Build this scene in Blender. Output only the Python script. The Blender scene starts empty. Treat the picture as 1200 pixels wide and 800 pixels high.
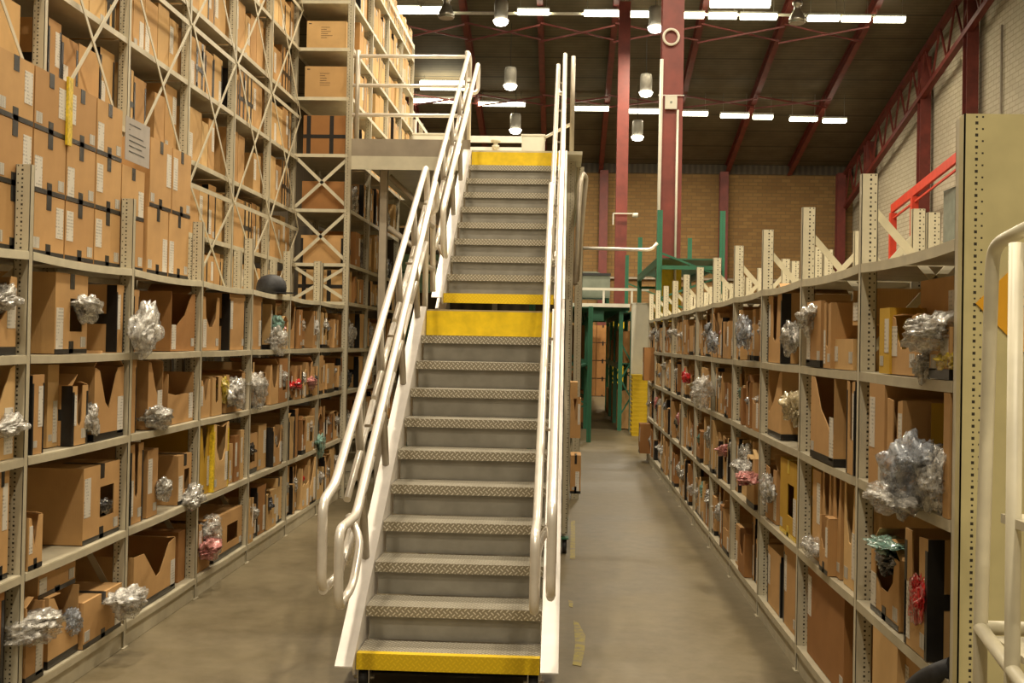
import bpy, math, random
from mathutils import Vector, Matrix, noise
C = bpy.context.scene.collection
F = 1331.8; EYE = 1.70
PI = math.pi

# ------------------------------------------------------------------ materials
MATS = {}
def new_mat(name):
    m = bpy.data.materials.new(name); m.use_nodes = True
    nt = m.node_tree; b = nt.nodes['Principled BSDF']
    MATS[name] = m
    return m, nt, b
def L(nt, a, b): nt.links.new(a, b)
def math_node(nt, op, a, b=None, c=None):
    n = nt.nodes.new('ShaderNodeMath'); n.operation = op
    for i, v in enumerate((a, b, c)):
        if v is None: continue
        if isinstance(v, (int, float)): n.inputs[i].default_value = v
        else: L(nt, v, n.inputs[i])
    return n.outputs[0]
def mixc(nt, fac, a, b):
    n = nt.nodes.new('ShaderNodeMix'); n.data_type = 'RGBA'
    if isinstance(fac, (int, float)): n.inputs[0].default_value = fac
    else: L(nt, fac, n.inputs[0])
    for i, v in ((6, a), (7, b)):
        if isinstance(v, tuple): n.inputs[i].default_value = (*v[:3], 1)
        else: L(nt, v, n.inputs[i])
    return n.outputs[2]
def coords(nt, kind='Object'):
    return nt.nodes.new('ShaderNodeTexCoord').outputs[kind]
def sep(nt, v):
    n = nt.nodes.new('ShaderNodeSeparateXYZ'); L(nt, v, n.inputs[0]); return n.outputs
def comb(nt, x, y, z=0.0):
    n = nt.nodes.new('ShaderNodeCombineXYZ')
    for i, v in enumerate((x, y, z)):
        if isinstance(v, (int, float)): n.inputs[i].default_value = v
        else: L(nt, v, n.inputs[i])
    return n.outputs[0]
def noise_tex(nt, vec, scale, detail=3.0, rough=.55):
    n = nt.nodes.new('ShaderNodeTexNoise'); n.inputs['Scale'].default_value = scale
    n.inputs['Detail'].default_value = detail; n.inputs['Roughness'].default_value = rough
    L(nt, vec, n.inputs['Vector']); return n.outputs[0]
def ramp(nt, fac, lo, hi):
    n = nt.nodes.new('ShaderNodeMapRange'); n.inputs[1].default_value = lo; n.inputs[2].default_value = hi
    n.clamp = True; L(nt, fac, n.inputs[0]); return n.outputs[0]
def bump(nt, b, h, strength, dist=.01):
    n = nt.nodes.new('ShaderNodeBump'); n.inputs['Strength'].default_value = strength
    n.inputs['Distance'].default_value = dist
    L(nt, h, n.inputs['Height']); L(nt, n.outputs[0], b.inputs['Normal'])
def simple(name, col, rough=.5, metal=0.0, var=.08, scale=6.0, spec=None):
    m, nt, b = new_mat(name)
    v = noise_tex(nt, coords(nt), scale)
    lo = tuple(c*(1-var*2) for c in col); hi = tuple(min(1, c*(1+var*2)) for c in col)
    L(nt, mixc(nt, ramp(nt, v, .3, .7), lo, hi), b.inputs['Base Color'])
    b.inputs['Roughness'].default_value = rough; b.inputs['Metallic'].default_value = metal
    if spec is not None: b.inputs['Specular IOR Level'].default_value = spec
    return m
def emis(name, col, s):
    m, nt, b = new_mat(name)
    b.inputs['Base Color'].default_value = (*col, 1)
    b.inputs['Emission Color'].default_value = (*col, 1); b.inputs['Emission Strength'].default_value = s
    return m

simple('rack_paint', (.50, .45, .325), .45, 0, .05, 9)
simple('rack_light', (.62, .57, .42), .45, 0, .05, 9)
simple('rail_paint', (.86, .81, .72), .30, .35, .04, 12)
simple('stringer_paint', (.76, .72, .67), .38, .1, .04, 8)
simple('dark_rail', (.42, .37, .29), .4, .3, .05, 8)
simple('riser_grey', (.27, .255, .215), .45, .3, .08, 7)
simple('deck_brown', (.30, .255, .19), .5, .2, .06, 5)
simple('deck_light', (.55, .51, .38), .45, .0, .05, 5)
simple('white_panel', (.62, .60, .50), .5, 0, .03, 5)
simple('red_steel', (.14, .022, .014), .55, 0, .12, 4)
simple('red_column', (.19, .036, .024), .5, 0, .12, 3)
simple('red_bright', (.60, .05, .02), .5, 0, .06, 4)
simple('green_steel', (.022, .115, .062), .45, 0, .08, 5)
simple('green_box', (.20, .36, .26), .5, 0, .05, 5)
simple('yellow_paint', (.80, .56, .010), .42, 0, .06, 14)
simple('yellow_plastic', (.72, .50, .02), .45, 0, .08, 6)
simple('yellow_tape', (.70, .50, .03), .3, 0, .15, 60)
simple('black_tape', (.013, .012, .012), .32, 0, .1, 30)
simple('black_rubber', (.02, .02, .02), .6, 0, .1, 30)
simple('paper', (.66, .63, .55), .7, 0, .03, 20)
simple('grey_sheet', (.42, .38, .34), .7, 0, .04, 10)
simple('grey_machine', (.20, .22, .17), .5, .1, .08, 4)
simple('lamp_housing', (.30, .28, .23), .5, .2, .05, 6)
simple('zinc', (.55, .52, .45), .3, .8, .06, 20)
simple('white_conduit', (.66, .62, .52), .5, 0, .03, 8)
simple('cap_black', (.018, .018, .020), .6, 0, .2, 50)
simple('cart_paint', (.66, .61, .45), .4, 0, .05, 9)
simple('orange_sign', (.80, .40, .02), .5, 0, .03, 9)
emis('tube_glow', (1.0, .96, .72), 9.0)
emis('lens_glow', (1.0, .93, .80), 14.0)

def post_material(name, col):
    m, nt, b = new_mat(name)
    o = sep(nt, coords(nt)); u, z = o[0], o[2]
    def col_holes(u0, r, pitch, ph):
        du = math_node(nt, 'ABSOLUTE', math_node(nt, 'SUBTRACT', u, u0))
        fz = math_node(nt, 'ABSOLUTE', math_node(nt, 'SUBTRACT', math_node(nt, 'FRACT', math_node(nt, 'ADD', math_node(nt, 'DIVIDE', z, pitch), ph)), .5))
        return math_node(nt, 'MULTIPLY', math_node(nt, 'LESS_THAN', du, r), math_node(nt, 'LESS_THAN', fz, r/pitch))
    h = math_node(nt, 'MAXIMUM', col_holes(.038, .0048, .038, 0.), col_holes(.057, .0030, .038, .5))
    h = math_node(nt, 'MAXIMUM', h, col_holes(.038, .0030, .038, .5))
    v = noise_tex(nt, coords(nt), 7.0)
    base = mixc(nt, ramp(nt, v, .3, .7), tuple(c*.92 for c in col), tuple(c*1.08 for c in col))
    L(nt, mixc(nt, h, base, (.035, .028, .018)), b.inputs['Base Color'])  # shaded hole insides put into the colour as dark dots
    b.inputs['Roughness'].default_value = .45
    return m
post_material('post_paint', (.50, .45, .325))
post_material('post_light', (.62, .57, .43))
post_material('panel_paint', (.60, .53, .27))
post_material('green_post', (.026, .150, .082))

def diamond(name, col, dark, rough=.35, metal=.5):
    m, nt, b = new_mat(name)
    o = sep(nt, coords(nt))
    x = o[0]; y = math_node(nt, 'ADD', o[1], math_node(nt, 'MULTIPLY', o[2], 1.0))
    def tri(v):
        return math_node(nt, 'ABSOLUTE', math_node(nt, 'SUBTRACT', math_node(nt, 'FRACT', v), .5))
    a = math_node(nt, 'MULTIPLY', math_node(nt, 'ADD', x, y), 33)
    c = math_node(nt, 'MULTIPLY', math_node(nt, 'SUBTRACT', x, y), 33)
    fa = math_node(nt, 'FLOOR', a); fc = math_node(nt, 'FLOOR', c)
    par = math_node(nt, 'MODULO', math_node(nt, 'ABSOLUTE', math_node(nt, 'ADD', fa, fc)), 2.0)
    ta, tc = tri(a), tri(c)
    l1 = math_node(nt, 'MULTIPLY', math_node(nt, 'LESS_THAN', ta, .14), math_node(nt, 'LESS_THAN', tc, .42))
    l2 = math_node(nt, 'MULTIPLY', math_node(nt, 'LESS_THAN', tc, .14), math_node(nt, 'LESS_THAN', ta, .42))
    d = math_node(nt, 'ADD', math_node(nt, 'MULTIPLY', l1, par), math_node(nt, 'MULTIPLY', l2, math_node(nt, 'SUBTRACT', 1.0, par)))
    L(nt, mixc(nt, d, dark, col), b.inputs['Base Color'])
    b.inputs['Roughness'].default_value = rough; b.inputs['Metallic'].default_value = metal
    bump(nt, b, d, .6, .004)
    return m
diamond('diamond_plate', (.84, .80, .70), (.36, .32, .235))
diamond('diamond_yellow', (.86, .60, .015), (.74, .50, .008), .45, 0)

def cardboard(name, col):
    m, nt, b = new_mat(name)
    oi = nt.nodes.new('ShaderNodeObjectInfo')
    co = coords(nt)
    v = noise_tex(nt, co, 5.0, 4)
    fl = sep(nt, co)
    w = math_node(nt, 'SINE', math_node(nt, 'MULTIPLY', math_node(nt, 'ADD', fl[0], fl[1]), 700.0))
    base = mixc(nt, ramp(nt, v, .3, .7), tuple(c*.86 for c in col), tuple(min(1, c*1.1) for c in col))
    t2 = mixc(nt, math_node(nt, 'MULTIPLY', oi.outputs['Random'], .55), base, (col[0]*.62, col[1]*.52, col[2]*.45))
    L(nt, t2, b.inputs['Base Color'])
    b.inputs['Roughness'].default_value = .75; b.inputs['Specular IOR Level'].default_value = .25
    bump(nt, b, w, .06, .002)
    return m
cardboard('card_tan', (.60, .365, .155))
cardboard('card_gold', (.68, .45, .20))
cardboard('card_brown', (.40, .20, .070))
cardboard('card_yellow', (.66, .42, .05))

def label_mat():
    m, nt, b = new_mat('label_print')
    o = sep(nt, coords(nt)); x, z = math_node(nt, 'ADD', o[0], o[1]), o[2]
    n1 = noise_tex(nt, comb(nt, math_node(nt, 'MULTIPLY', x, 300), math_node(nt, 'FLOOR', math_node(nt, 'MULTIPLY', z, 25))), 1.0, 0)
    bars = math_node(nt, 'GREATER_THAN', n1, .53)
    row = math_node(nt, 'LESS_THAN', math_node(nt, 'FRACT', math_node(nt, 'MULTIPLY', z, 62.5)), .45)
    n2 = noise_tex(nt, comb(nt, math_node(nt, 'MULTIPLY', x, 22), math_node(nt, 'MULTIPLY', z, 9)), 1.0, 1)
    txt = math_node(nt, 'MULTIPLY', row, math_node(nt, 'MULTIPLY', bars, math_node(nt, 'GREATER_THAN', n2, .50)))
    L(nt, mixc(nt, math_node(nt, 'MULTIPLY', txt, .8), (.68, .64, .56), (.05, .05, .05)), b.inputs['Base Color'])
    b.inputs['Roughness'].default_value = .6
    m2, nt, b = new_mat('barcode_print')
    o = sep(nt, coords(nt)); x, z = math_node(nt, 'ADD', o[0], o[1]), o[2]
    n1 = noise_tex(nt, comb(nt, math_node(nt, 'MULTIPLY', x, 420), 0.0), 1.0, 0)
    bars = math_node(nt, 'GREATER_THAN', n1, .50)
    L(nt, mixc(nt, math_node(nt, 'MULTIPLY', bars, .7), (.66, .62, .54), (.07, .07, .07)), b.inputs['Base Color'])
    b.inputs['Roughness'].default_value = .6
label_mat()

def bag_mat(name, col, alpha=.75, metal=0.0, rough=.18):
    m, nt, b = new_mat(name)
    co = coords(nt)
    v = noise_tex(nt, co, 9.0, 5, .7)
    L(nt, mixc(nt, ramp(nt, v, .38, .62), tuple(c*.45 for c in col), col), b.inputs['Base Color'])  # contrast in the base colour stands for highlights and dark folds
    b.inputs['Roughness'].default_value = rough; b.inputs['Metallic'].default_value = metal
    av = noise_tex(nt, co, 3.2, 5, .7)
    mr = nt.nodes.new('ShaderNodeMapRange'); L(nt, av, mr.inputs[0]); mr.inputs[1].default_value = .40; mr.inputs[2].default_value = .62; mr.inputs[3].default_value = max(.12, alpha-.45) if alpha < .9 else 1.0; mr.inputs[4].default_value = min(1.0, alpha+.25)
    L(nt, mr.outputs[0], b.inputs['Alpha']); b.inputs['Coat Weight'].default_value = 1.0; b.inputs['Coat Roughness'].default_value = .08
    n = nt.nodes.new('ShaderNodeTexNoise'); n.noise_type = 'RIDGED_MULTIFRACTAL'; n.inputs['Scale'].default_value = 2.2; n.inputs['Detail'].default_value = 5
    L(nt, co, n.inputs['Vector'])
    bump(nt, b, n.outputs[0], .7, .04)
    return m
bag_mat('bag_clear', (.88, .84, .76), .50)
bag_mat('bag_silver', (.82, .79, .72), .80, .30, .16)
bag_mat('bag_blue', (.52, .55, .60), .62, .15)
bag_mat('bag_red', (.70, .02, .02), .95)
bag_mat('bag_teal', (.28, .50, .42), .95)
bag_mat('bag_pink', (.75, .30, .28), .95)
bag_mat('bag_black', (.03, .03, .035), 1.0)
bag_mat('bag_yellow', (.75, .55, .05), .95)
bag_mat('bag_cream', (.70, .58, .34), .95)
bag_mat('bag_white', (.92, .89, .82), .72)

# floor
m, nt, b = new_mat('floor_concrete')
co = coords(nt)
a = noise_tex(nt, co, 1.1, 6, .6); c2 = noise_tex(nt, co, 9.0, 6, .7); c3 = noise_tex(nt, co, .35, 2)
base = mixc(nt, ramp(nt, a, .32, .68), (.098, .077, .038), (.172, .138, .075))
base = mixc(nt, ramp(nt, c2, .35, .75), base, mixc(nt, .5, base, (.225, .18, .115)))
base = mixc(nt, math_node(nt, 'MULTIPLY', ramp(nt, c3, .5, .75), .5), base, (.13, .11, .07))
L(nt, base, b.inputs['Base Color'])
L(nt, ramp(nt, a, .9, .1), b.inputs['Roughness'])
rr = nt.nodes.new('ShaderNodeMapRange'); L(nt, a, rr.inputs[0]); rr.inputs[3].default_value = .42; rr.inputs[4].default_value = .62; b.inputs['Specular IOR Level'].default_value = .35
L(nt, rr.outputs[0], b.inputs['Roughness'])
bump(nt, b, c2, .06, .01)

def brick(name, axis, c1, c2, mort, scale=1.0):
    m, nt, b = new_mat(name)
    o = sep(nt, coords(nt))
    u = o[0] if axis == 'x' else o[1]
    n = nt.nodes.new('ShaderNodeTexBrick')
    L(nt, comb(nt, u, o[2]), n.inputs['Vector'])
    n.inputs['Scale'].default_value = scale
    n.inputs['Color1'].default_value = (*c1, 1); n.inputs['Color2'].default_value = (*c2, 1); n.inputs['Mortar'].default_value = (*mort, 1)
    n.inputs['Mortar Size'].default_value = .014; n.inputs['Brick Width'].default_value = .34; n.inputs['Row Height'].default_value = .13
    n.inputs['Mortar Smooth'].default_value = .2
    v = noise_tex(nt, coords(nt), .6, 4)
    L(nt, mixc(nt, math_node(nt, 'MULTIPLY', ramp(nt, v, .4, .7), .4), n.outputs[0], tuple(c*.6 for c in c1)), b.inputs['Base Color'])
    b.inputs['Roughness'].default_value = .85
    bump(nt, b, n.outputs[1], -.3, .01)
brick('brick_tan', 'x', (.27, .155, .050), (.205, .110, .035), (.155, .098, .04))
brick('brick_pale', 'y', (.53, .47, .34), (.47, .41, .29), (.34, .29, .20))

m, nt, b = new_mat('dark_siding')
o = sep(nt, coords(nt))
rib = math_node(nt, 'SINE', math_node(nt, 'MULTIPLY', math_node(nt, 'ADD', o[0], o[1]), 30.0))
L(nt, mixc(nt, ramp(nt, rib, -1, 1), (.085, .065, .038), (.045, .033, .02)), b.inputs['Base Color']); b.inputs['Roughness'].default_value = .7
m, nt, b = new_mat('roof_deck')
o = sep(nt, coords(nt))
seam = math_node(nt, 'LESS_THAN', math_node(nt, 'FRACT', math_node(nt, 'DIVIDE', o[1], 1.25)), .05)
rib = math_node(nt, 'SINE', math_node(nt, 'MULTIPLY', o[1], 40.0))
v = noise_tex(nt, coords(nt), 1.5, 4)
base = mixc(nt, ramp(nt, v, .3, .7), (.095, .068, .036), (.150, .112, .062))
base = mixc(nt, ramp(nt, rib, -1, 1), base, mixc(nt, .35, base, (.05, .04, .02)))
L(nt, mixc(nt, seam, base, (.05, .038, .022)), b.inputs['Base Color'])
b.inputs['Roughness'].default_value = .8

# ------------------------------------------------------------------ mesh helper
class MB:
    def __init__(s): s.v = []; s.f = []; s.m = []; s.sm = []; s.cur = 0; s.smooth = False
    def add(s, vs, fs, smooth=None):
        b = len(s.v); s.v += [tuple(p) for p in vs]
        for f in fs:
            s.f.append(tuple(b+i for i in f)); s.m.append(s.cur); s.sm.append(s.smooth if smooth is None else smooth)
    def box(s, x0, x1, y0, y1, z0, z1, M=None):
        vs = [Vector(p) for p in ((x0,y0,z0),(x1,y0,z0),(x1,y1,z0),(x0,y1,z0),(x0,y0,z1),(x1,y0,z1),(x1,y1,z1),(x0,y1,z1))]
        if M: vs = [M @ p for p in vs]
        s.add(vs, ((0,3,2,1),(4,5,6,7),(0,1,5,4),(1,2,6,5),(2,3,7,6),(3,0,4,7)), False)
    def bar(s, a, b, w, h, up=(0,0,1)):
        a, b = Vector(a), Vector(b); d = (b-a).normalized(); up = Vector(up)
        if abs(d.dot(up)) > .99: up = Vector((0,1,0))
        r = d.cross(up).normalized()*w/2; u = r.cross(d).normalized()*h/2
        vs = [a-r-u, a+r-u, a+r+u, a-r+u, b-r-u, b+r-u, b+r+u, b-r+u]
        s.add(vs, ((0,1,2,3),(7,6,5,4),(0,4,5,1),(1,5,6,2),(2,6,7,3),(3,7,4,0)), False)
    def tube(s, pts, r, n=10, cap=True):
        pts = [Vector(p) for p in pts]; rings = []
        t0 = (pts[1]-pts[0]).normalized()
        ref = Vector((0,0,1)) if abs(t0.z) < .9 else Vector((1,0,0))
        u = t0.cross(ref).normalized()
        b0 = len(s.v)
        for i, p in enumerate(pts):
            if i == 0: t = t0
            elif i == len(pts)-1: t = (pts[i]-pts[i-1]).normalized()
            else:
                t = ((pts[i]-pts[i-1]).normalized()+(pts[i+1]-pts[i]).normalized())
                t = t.normalized() if t.length > 1e-6 else (pts[i]-pts[i-1]).normalized()
            u = (u - t*u.dot(t)).normalized(); w = t.cross(u)
            for k in range(n):
                a = 2*PI*k/n; s.v.append(tuple(p+(u*math.cos(a)+w*math.sin(a))*r))
        for i in range(len(pts)-1):
            for k in range(n):
                k2 = (k+1) % n
                s.f.append((b0+i*n+k, b0+i*n+k2, b0+(i+1)*n+k2, b0+(i+1)*n+k)); s.m.append(s.cur); s.sm.append(True)
        if cap:
            s.f.append(tuple(b0+k for k in reversed(range(n)))); s.m.append(s.cur); s.sm.append(False)
            e = b0+(len(pts)-1)*n
            s.f.append(tuple(e+k for k in range(n))); s.m.append(s.cur); s.sm.append(False)
    def lathe(s, prof, n=20, c=(0,0,0)):
        b0 = len(s.v)
        for r, z in prof:
            for k in range(n):
                a = 2*PI*k/n; s.v.append((c[0]+r*math.cos(a), c[1]+r*math.sin(a), c[2]+z))
        for i in range(len(prof)-1):
            for k in range(n):
                k2 = (k+1) % n
                s.f.append((b0+i*n+k, b0+i*n+k2, b0+(i+1)*n+k2, b0+(i+1)*n+k)); s.m.append(s.cur); s.sm.append(True)
        for e, rev in ((b0, True), (b0+(len(prof)-1)*n, False)):
            idx = [e+k for k in range(n)]
            s.f.append(tuple(reversed(idx)) if rev else tuple(idx)); s.m.append(s.cur); s.sm.append(False)
    def prism(s, poly, axis, a0, a1):
        # poly: list of 2D pts; axis 'y' -> (x,z) extruded in y ; 'x' -> (y,z) extruded in x ; 'z' -> (x,y) in z
        def P(p, a): return {'y': (p[0], a, p[1]), 'x': (a, p[0], p[1]), 'z': (p[0], p[1], a)}[axis]
        n = len(poly); vs = [P(p, a0) for p in poly]+[P(p, a1) for p in poly]
        fs = [tuple(range(n)), tuple(reversed(range(n, 2*n)))] + [(i, i+n, (i+1) % n+n, (i+1) % n) for i in range(n)]
        s.add(vs, fs, False)
    def build(s, name, mats, parent=None, loc=(0,0,0), rotz=0.0, matrix=None):
        me = bpy.data.meshes.new(name); me.from_pydata(s.v, [], s.f)
        if isinstance(mats, str): mats = [mats]
        for k in mats: me.materials.append(MATS[k])
        me.polygons.foreach_set('material_index', s.m); me.polygons.foreach_set('use_smooth', s.sm)
        import bmesh
        bm = bmesh.new(); bm.from_mesh(me); bmesh.ops.recalc_face_normals(bm, faces=bm.faces); bm.to_mesh(me); bm.free()
        me.update()
        o = bpy.data.objects.new(name, me); C.objects.link(o)
        o.location = loc; o.rotation_euler = (0,0,rotz)
        if parent is not None: o.parent = parent
        return o
def empty(name, loc=(0,0,0), rotz=0.0):
    o = bpy.data.objects.new(name, None); C.objects.link(o); o.location = loc; o.rotation_euler = (0,0,rotz)
    o.empty_display_size = .1
    return o
def tag(o, label=None, cat=None, group=None, kind=None):
    if label: o['label'] = label
    if cat: o['category'] = cat
    if group: o['group'] = group
    if kind: o['kind'] = kind
    return o
def struct(o, label=None): o['kind'] = 'structure'; return o
def arc(c, p, q, n=6):
    # quadratic bend from p to q with control c
    p, q, c = Vector(p), Vector(q), Vector(c)
    return [(p*(1-t)**2 + c*2*t*(1-t) + q*t*t) for t in [i/n for i in range(n+1)]]
def bend(pts, r=.08, n=5):
    pts = [Vector(p) for p in pts]; out = [pts[0]]
    for i in range(1, len(pts)-1):
        a = pts[i-1]-pts[i]; b = pts[i+1]-pts[i]
        ra = min(r, a.length*.45); rb = min(r, b.length*.45)
        out += arc(pts[i], pts[i]+a.normalized()*ra, pts[i]+b.normalized()*rb, n)
    out.append(pts[-1]); return out
ORD = 'first second third fourth fifth sixth seventh eighth ninth tenth eleventh twelfth thirteenth fourteenth fifteenth sixteenth'.split()

# ------------------------------------------------------------------ camera
cam_d = bpy.data.cameras.new('camera'); cam = bpy.data.objects.new('camera', cam_d); C.objects.link(cam)
bpy.context.scene.camera = cam
cam_d.sensor_fit = 'HORIZONTAL'; cam_d.sensor_width = 36.0; cam_d.lens = F/1200*36.0
cam_d.clip_start = .05; cam_d.clip_end = 200
yaw = .0455; pitch = .0151; roll = .0189
fw = Vector((-math.sin(yaw)*math.cos(pitch), math.cos(yaw)*math.cos(pitch), math.sin(pitch)))
rt = fw.cross(Vector((0,0,1))).normalized(); up = rt.cross(fw)
rt2 = rt*math.cos(roll) + up*math.sin(roll)*1.0
up2 = rt2.cross(fw)
M = Matrix((rt2, up2, -fw)).transposed().to_4x4(); M.translation = Vector((0,0,EYE))
cam.matrix_world = M
cam_d.shift_y = -(400-380)/1200.0
def ray(px, py): return fw + rt2*((px-600)/F) - up2*((py-380)/F)
def onX(px, py, X): r = ray(px, py); return Vector((0,0,EYE)) + r*(X/r.x)
def P(px, py, d): r = ray(px, py); return tuple(Vector((0,0,EYE)) + r*(d/r.y))
def onZ(px, py, z): r = ray(px, py); return Vector((0,0,EYE)) + r*((z-EYE)/r.z)
def proj(p):
    v = Vector(p)-Vector((0,0,EYE)); d = v.dot(fw)
    return (600+F*v.dot(rt2)/d, 380-F*v.dot(up2)/d, d)

# ------------------------------------------------------------------ setting
ROOF0, SL, DB, XW = 8.29, .24, 41.7, 10.4
def roof(d): return ROOF0 + SL*(DB-d)
mb = MB(); mb.box(-9, XW+.3, -16, DB+.3, -.12, 0); struct(mb.build('floor', 'floor_concrete'))
mb = MB(); mb.box(-9, XW+.3, DB, DB+.3, 0, ROOF0); struct(mb.build('wall_back', 'brick_tan'))
mb = MB(); mb.prism([(-16,0),(DB,0),(DB,ROOF0),(-16,roof(-16))], 'x', XW, XW+.3); struct(mb.build('wall_right', 'brick_pale'))
mb = MB(); mb.prism([(-16,0),(DB,0),(DB,ROOF0),(-16,roof(-16))], 'x', -9.3, -9); struct(mb.build('wall_left', 'dark_siding'))
mb = MB(); mb.prism([(-16,roof(-16)),(DB,ROOF0),(DB,ROOF0+.2),(-16,roof(-16)+.2)], 'x', -9, XW); struct(mb.build('ceiling', 'roof_deck'))
# roof beams (I sections following the slope)
BX = [-7.2,-5.0,-2.88,-.79,1.25,3.6,5.84,8.1]
for i, bx in enumerate(BX):
    mb = MB()
    for (w, z0, z1) in ((.16,-.36,-.33),(.03,-.33,-.03),(.16,-.03,0)):
        mb.prism([(-4,roof(-4)+z0-.01),(DB,ROOF0+z0-.01),(DB,ROOF0+z1-.01),(-4,roof(-4)+z1-.01)], 'x', bx-w/2, bx+w/2)
    struct(mb.build('roof_beam', 'red_steel'))
# roof cross rods
for i in range(len(BX)-1):
    for d0, d1 in ((31.0,31.9),(35.3,36.0)):
        mb = MB()
        mb.bar((BX[i], d0, roof(d0)-.42), (BX[i+1], d1, roof(d1)-.42), .045, .045)
        mb.bar((BX[i+1], d0, roof(d0)-.48), (BX[i], d1, roof(d1)-.48), .045, .045)
        struct(mb.build('roof_cross_brace', 'red_steel'))
# lattice truss along the right wall
mb = MB()
for z in (-.35, -1.55):
    mb.bar((XW-.35, 12, roof(12)+z), (XW-.35, DB-.2, ROOF0+z), .16, .14)
k = 0; d = 12.0
while d < DB-.8:
    mb.bar((XW-.35, d, roof(d)-.35), (XW-.35, d+.6, roof(d+.6)-1.55), .05, .05)
    mb.bar((XW-.35, d+.6, roof(d+.6)-1.55), (XW-.35, d+1.2, roof(d+1.2)-.35), .05, .05); d += 1.2
struct(mb.build('roof_truss', 'red_steel'))
mb = MB(); mb.box(-9, XW-.01, DB-.06, DB-.005, 7.95, ROOF0); struct(mb.build('trim_3', 'dark_siding'))

def column(x, y, w, top, mat='red_column', wrap=None, label=''):
    mb = MB(); t = .02
    for a, b_ in ((-w/2, -w/2+t), (w/2-t, w/2)): mb.box(-w/2, w/2, a, b_, 0, top)   # flanges face the camera
    mb.box(-.012, .012, -w/2+t, w/2-t, 0, top)
    mb.box(-w/2-.06, w/2+.06, -w/2-.06, w/2+.06, 0, .02)
    r = empty('steel_column', (x, y, 0)); o = mb.build('column_shaft', mat, r)
    if wrap:
        w2 = MB(); z0, z1 = wrap
        w2.box(-w/2-.02, w/2+.02, -w/2-.02, -w/2, z0, z1); w2.box(-w/2-.02, w/2+.02, w/2, w/2+.02, z0, z1)
        w2.box(-w/2-.02, -w/2, -w/2, w/2, z0, z1); w2.box(w/2, w/2+.02, -w/2, w/2, z0, z1)
        w2.build('column_guard', 'yellow_paint', r)
    r['kind'] = 'structure'
    return r
column(1.76, 19.4, .36, roof(19.4)-.4, wrap=(0, 3.05))
column(1.46, 30.0, .30, roof(30)-.4, wrap=(0, 2.6))
for x in (1.37, 5.71, 9.9): column(x, DB-.25, .30, ROOF0-.3, 'red_steel')
for y in (38.6, 32.8, 29.1, 24.0): column(XW-.25, y, .30, roof(y)-.4, 'red_steel')
# grey pilaster strips on the back wall
mb = MB(); mb.bar((.1, DB-.12, 4.1), (XW, DB-.12, 4.1), .05, .07); struct(mb.build('trim_2', 'deck_brown'))

# paint marks on the floor
def smear(pts, name='floor_marking'):
    mb = MB(); mb.prism(pts, 'z', 0.001, .003); return struct(mb.build(name, 'yellow_mark'))
m, nt, b = new_mat('yellow_mark')
v = noise_tex(nt, coords(nt), 16, 4)
L(nt, mixc(nt, ramp(nt, v, .42, .6), (.34, .27, .045), (.22, .18, .10)), b.inputs['Base Color']); b.inputs['Roughness'].default_value = .6
def fl(px, py):
    p = onZ(px, py, 0); return (p.x, p.y)
smear([fl(672,727), fl(678,730), fl(686,745), fl(685,762), fl(681,781), fl(671,779), fl(674,755)])
smear([fl(669,610), fl(674,610), fl(674,655), fl(668,655)])
smear([fl(666,703), fl(672,705), fl(671,712), fl(667,711)])

# ------------------------------------------------------------------ racking
LEV = [.136, .642, 1.153, 1.601, 2.057]
PITCH = 1.192
LD0 = 3.702; RD0 = 3.685
PW = .068; PD = .038
def rack_post(root, side, X, d, z0, z1, mat='post_paint', name='post', rear=False):
    # local u runs from the face away into the rack depth
    mb = MB()
    t = .003
    mb.box(0, PW, 0, t, 0, z1-z0)          # perforated web, faces the camera
    mb.box(0, t, 0, PD, 0, z1-z0)          # outer flange
    mb.box(PW-t, PW, 0, PD*.6, 0, z1-z0)
    mb.box(0, PW*.3, PD-t, PD, 0, z1-z0)
    o = mb.build(name, mat, root)
    if side > 0: o.location = (X if not rear else X, d-PD/2, z0)
    else: o.location = (X, d-PD/2, z0); o.scale = (-1,1,1)
    return o
def shelf(root, side, Xf, depth, d0, d1, z, mat='rack_paint', kick=False, lip=.038, sag=0.0):
    mb = MB(); n = 6
    xf, xb = Xf, Xf+side*depth
    a, b_ = min(xf, xb), max(xf, xb)
    for i in range(n):
        ya = d0+(d1-d0)*i/n; yb = d0+(d1-d0)*(i+1)/n
        def zz(y): t = (y-d0)/(d1-d0); return z-sag*4*t*(1-t)
        za, zb = zz(ya), zz(yb)
        def slab(x0, x1, za0, za1, zb0, zb1):
            vs = [(x0,ya,za0),(x1,ya,za0),(x1,yb,zb0),(x0,yb,zb0),(x0,ya,za1),(x1,ya,za1),(x1,yb,zb1),(x0,yb,zb1)]
            mb.add(vs, ((0,3,2,1),(4,5,6,7),(0,1,5,4),(1,2,6,5),(2,3,7,6),(3,0,4,7)), False)
        slab(a, b_, za-.004, za, zb-.004, zb)
        slab(xf-.002 if side < 0 else xf, xf+.002 if side < 0 else xf+.004, za-lip, za-.004, zb-lip, zb-.004)
        slab(min(xb, xb-side*.003), max(xb, xb-side*.003), za-lip, za-.004, zb-lip, zb-.004)
    if kick:
        mb.box(min(xf+side*.01, xf+side*.014), max(xf+side*.01, xf+side*.014), d0, d1, .0, z-lip)
    return mb.build('shelf', mat, root)
def brace_part(root, pts, w=.03, t=.004, mat='rack_paint', up=(1,0,0), name='cross_brace'):
    mb = MB()
    for a, b_ in pts: mb.bar(a, b_, w, t, up=up)
    return mb.build(name, mat, root)

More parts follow.
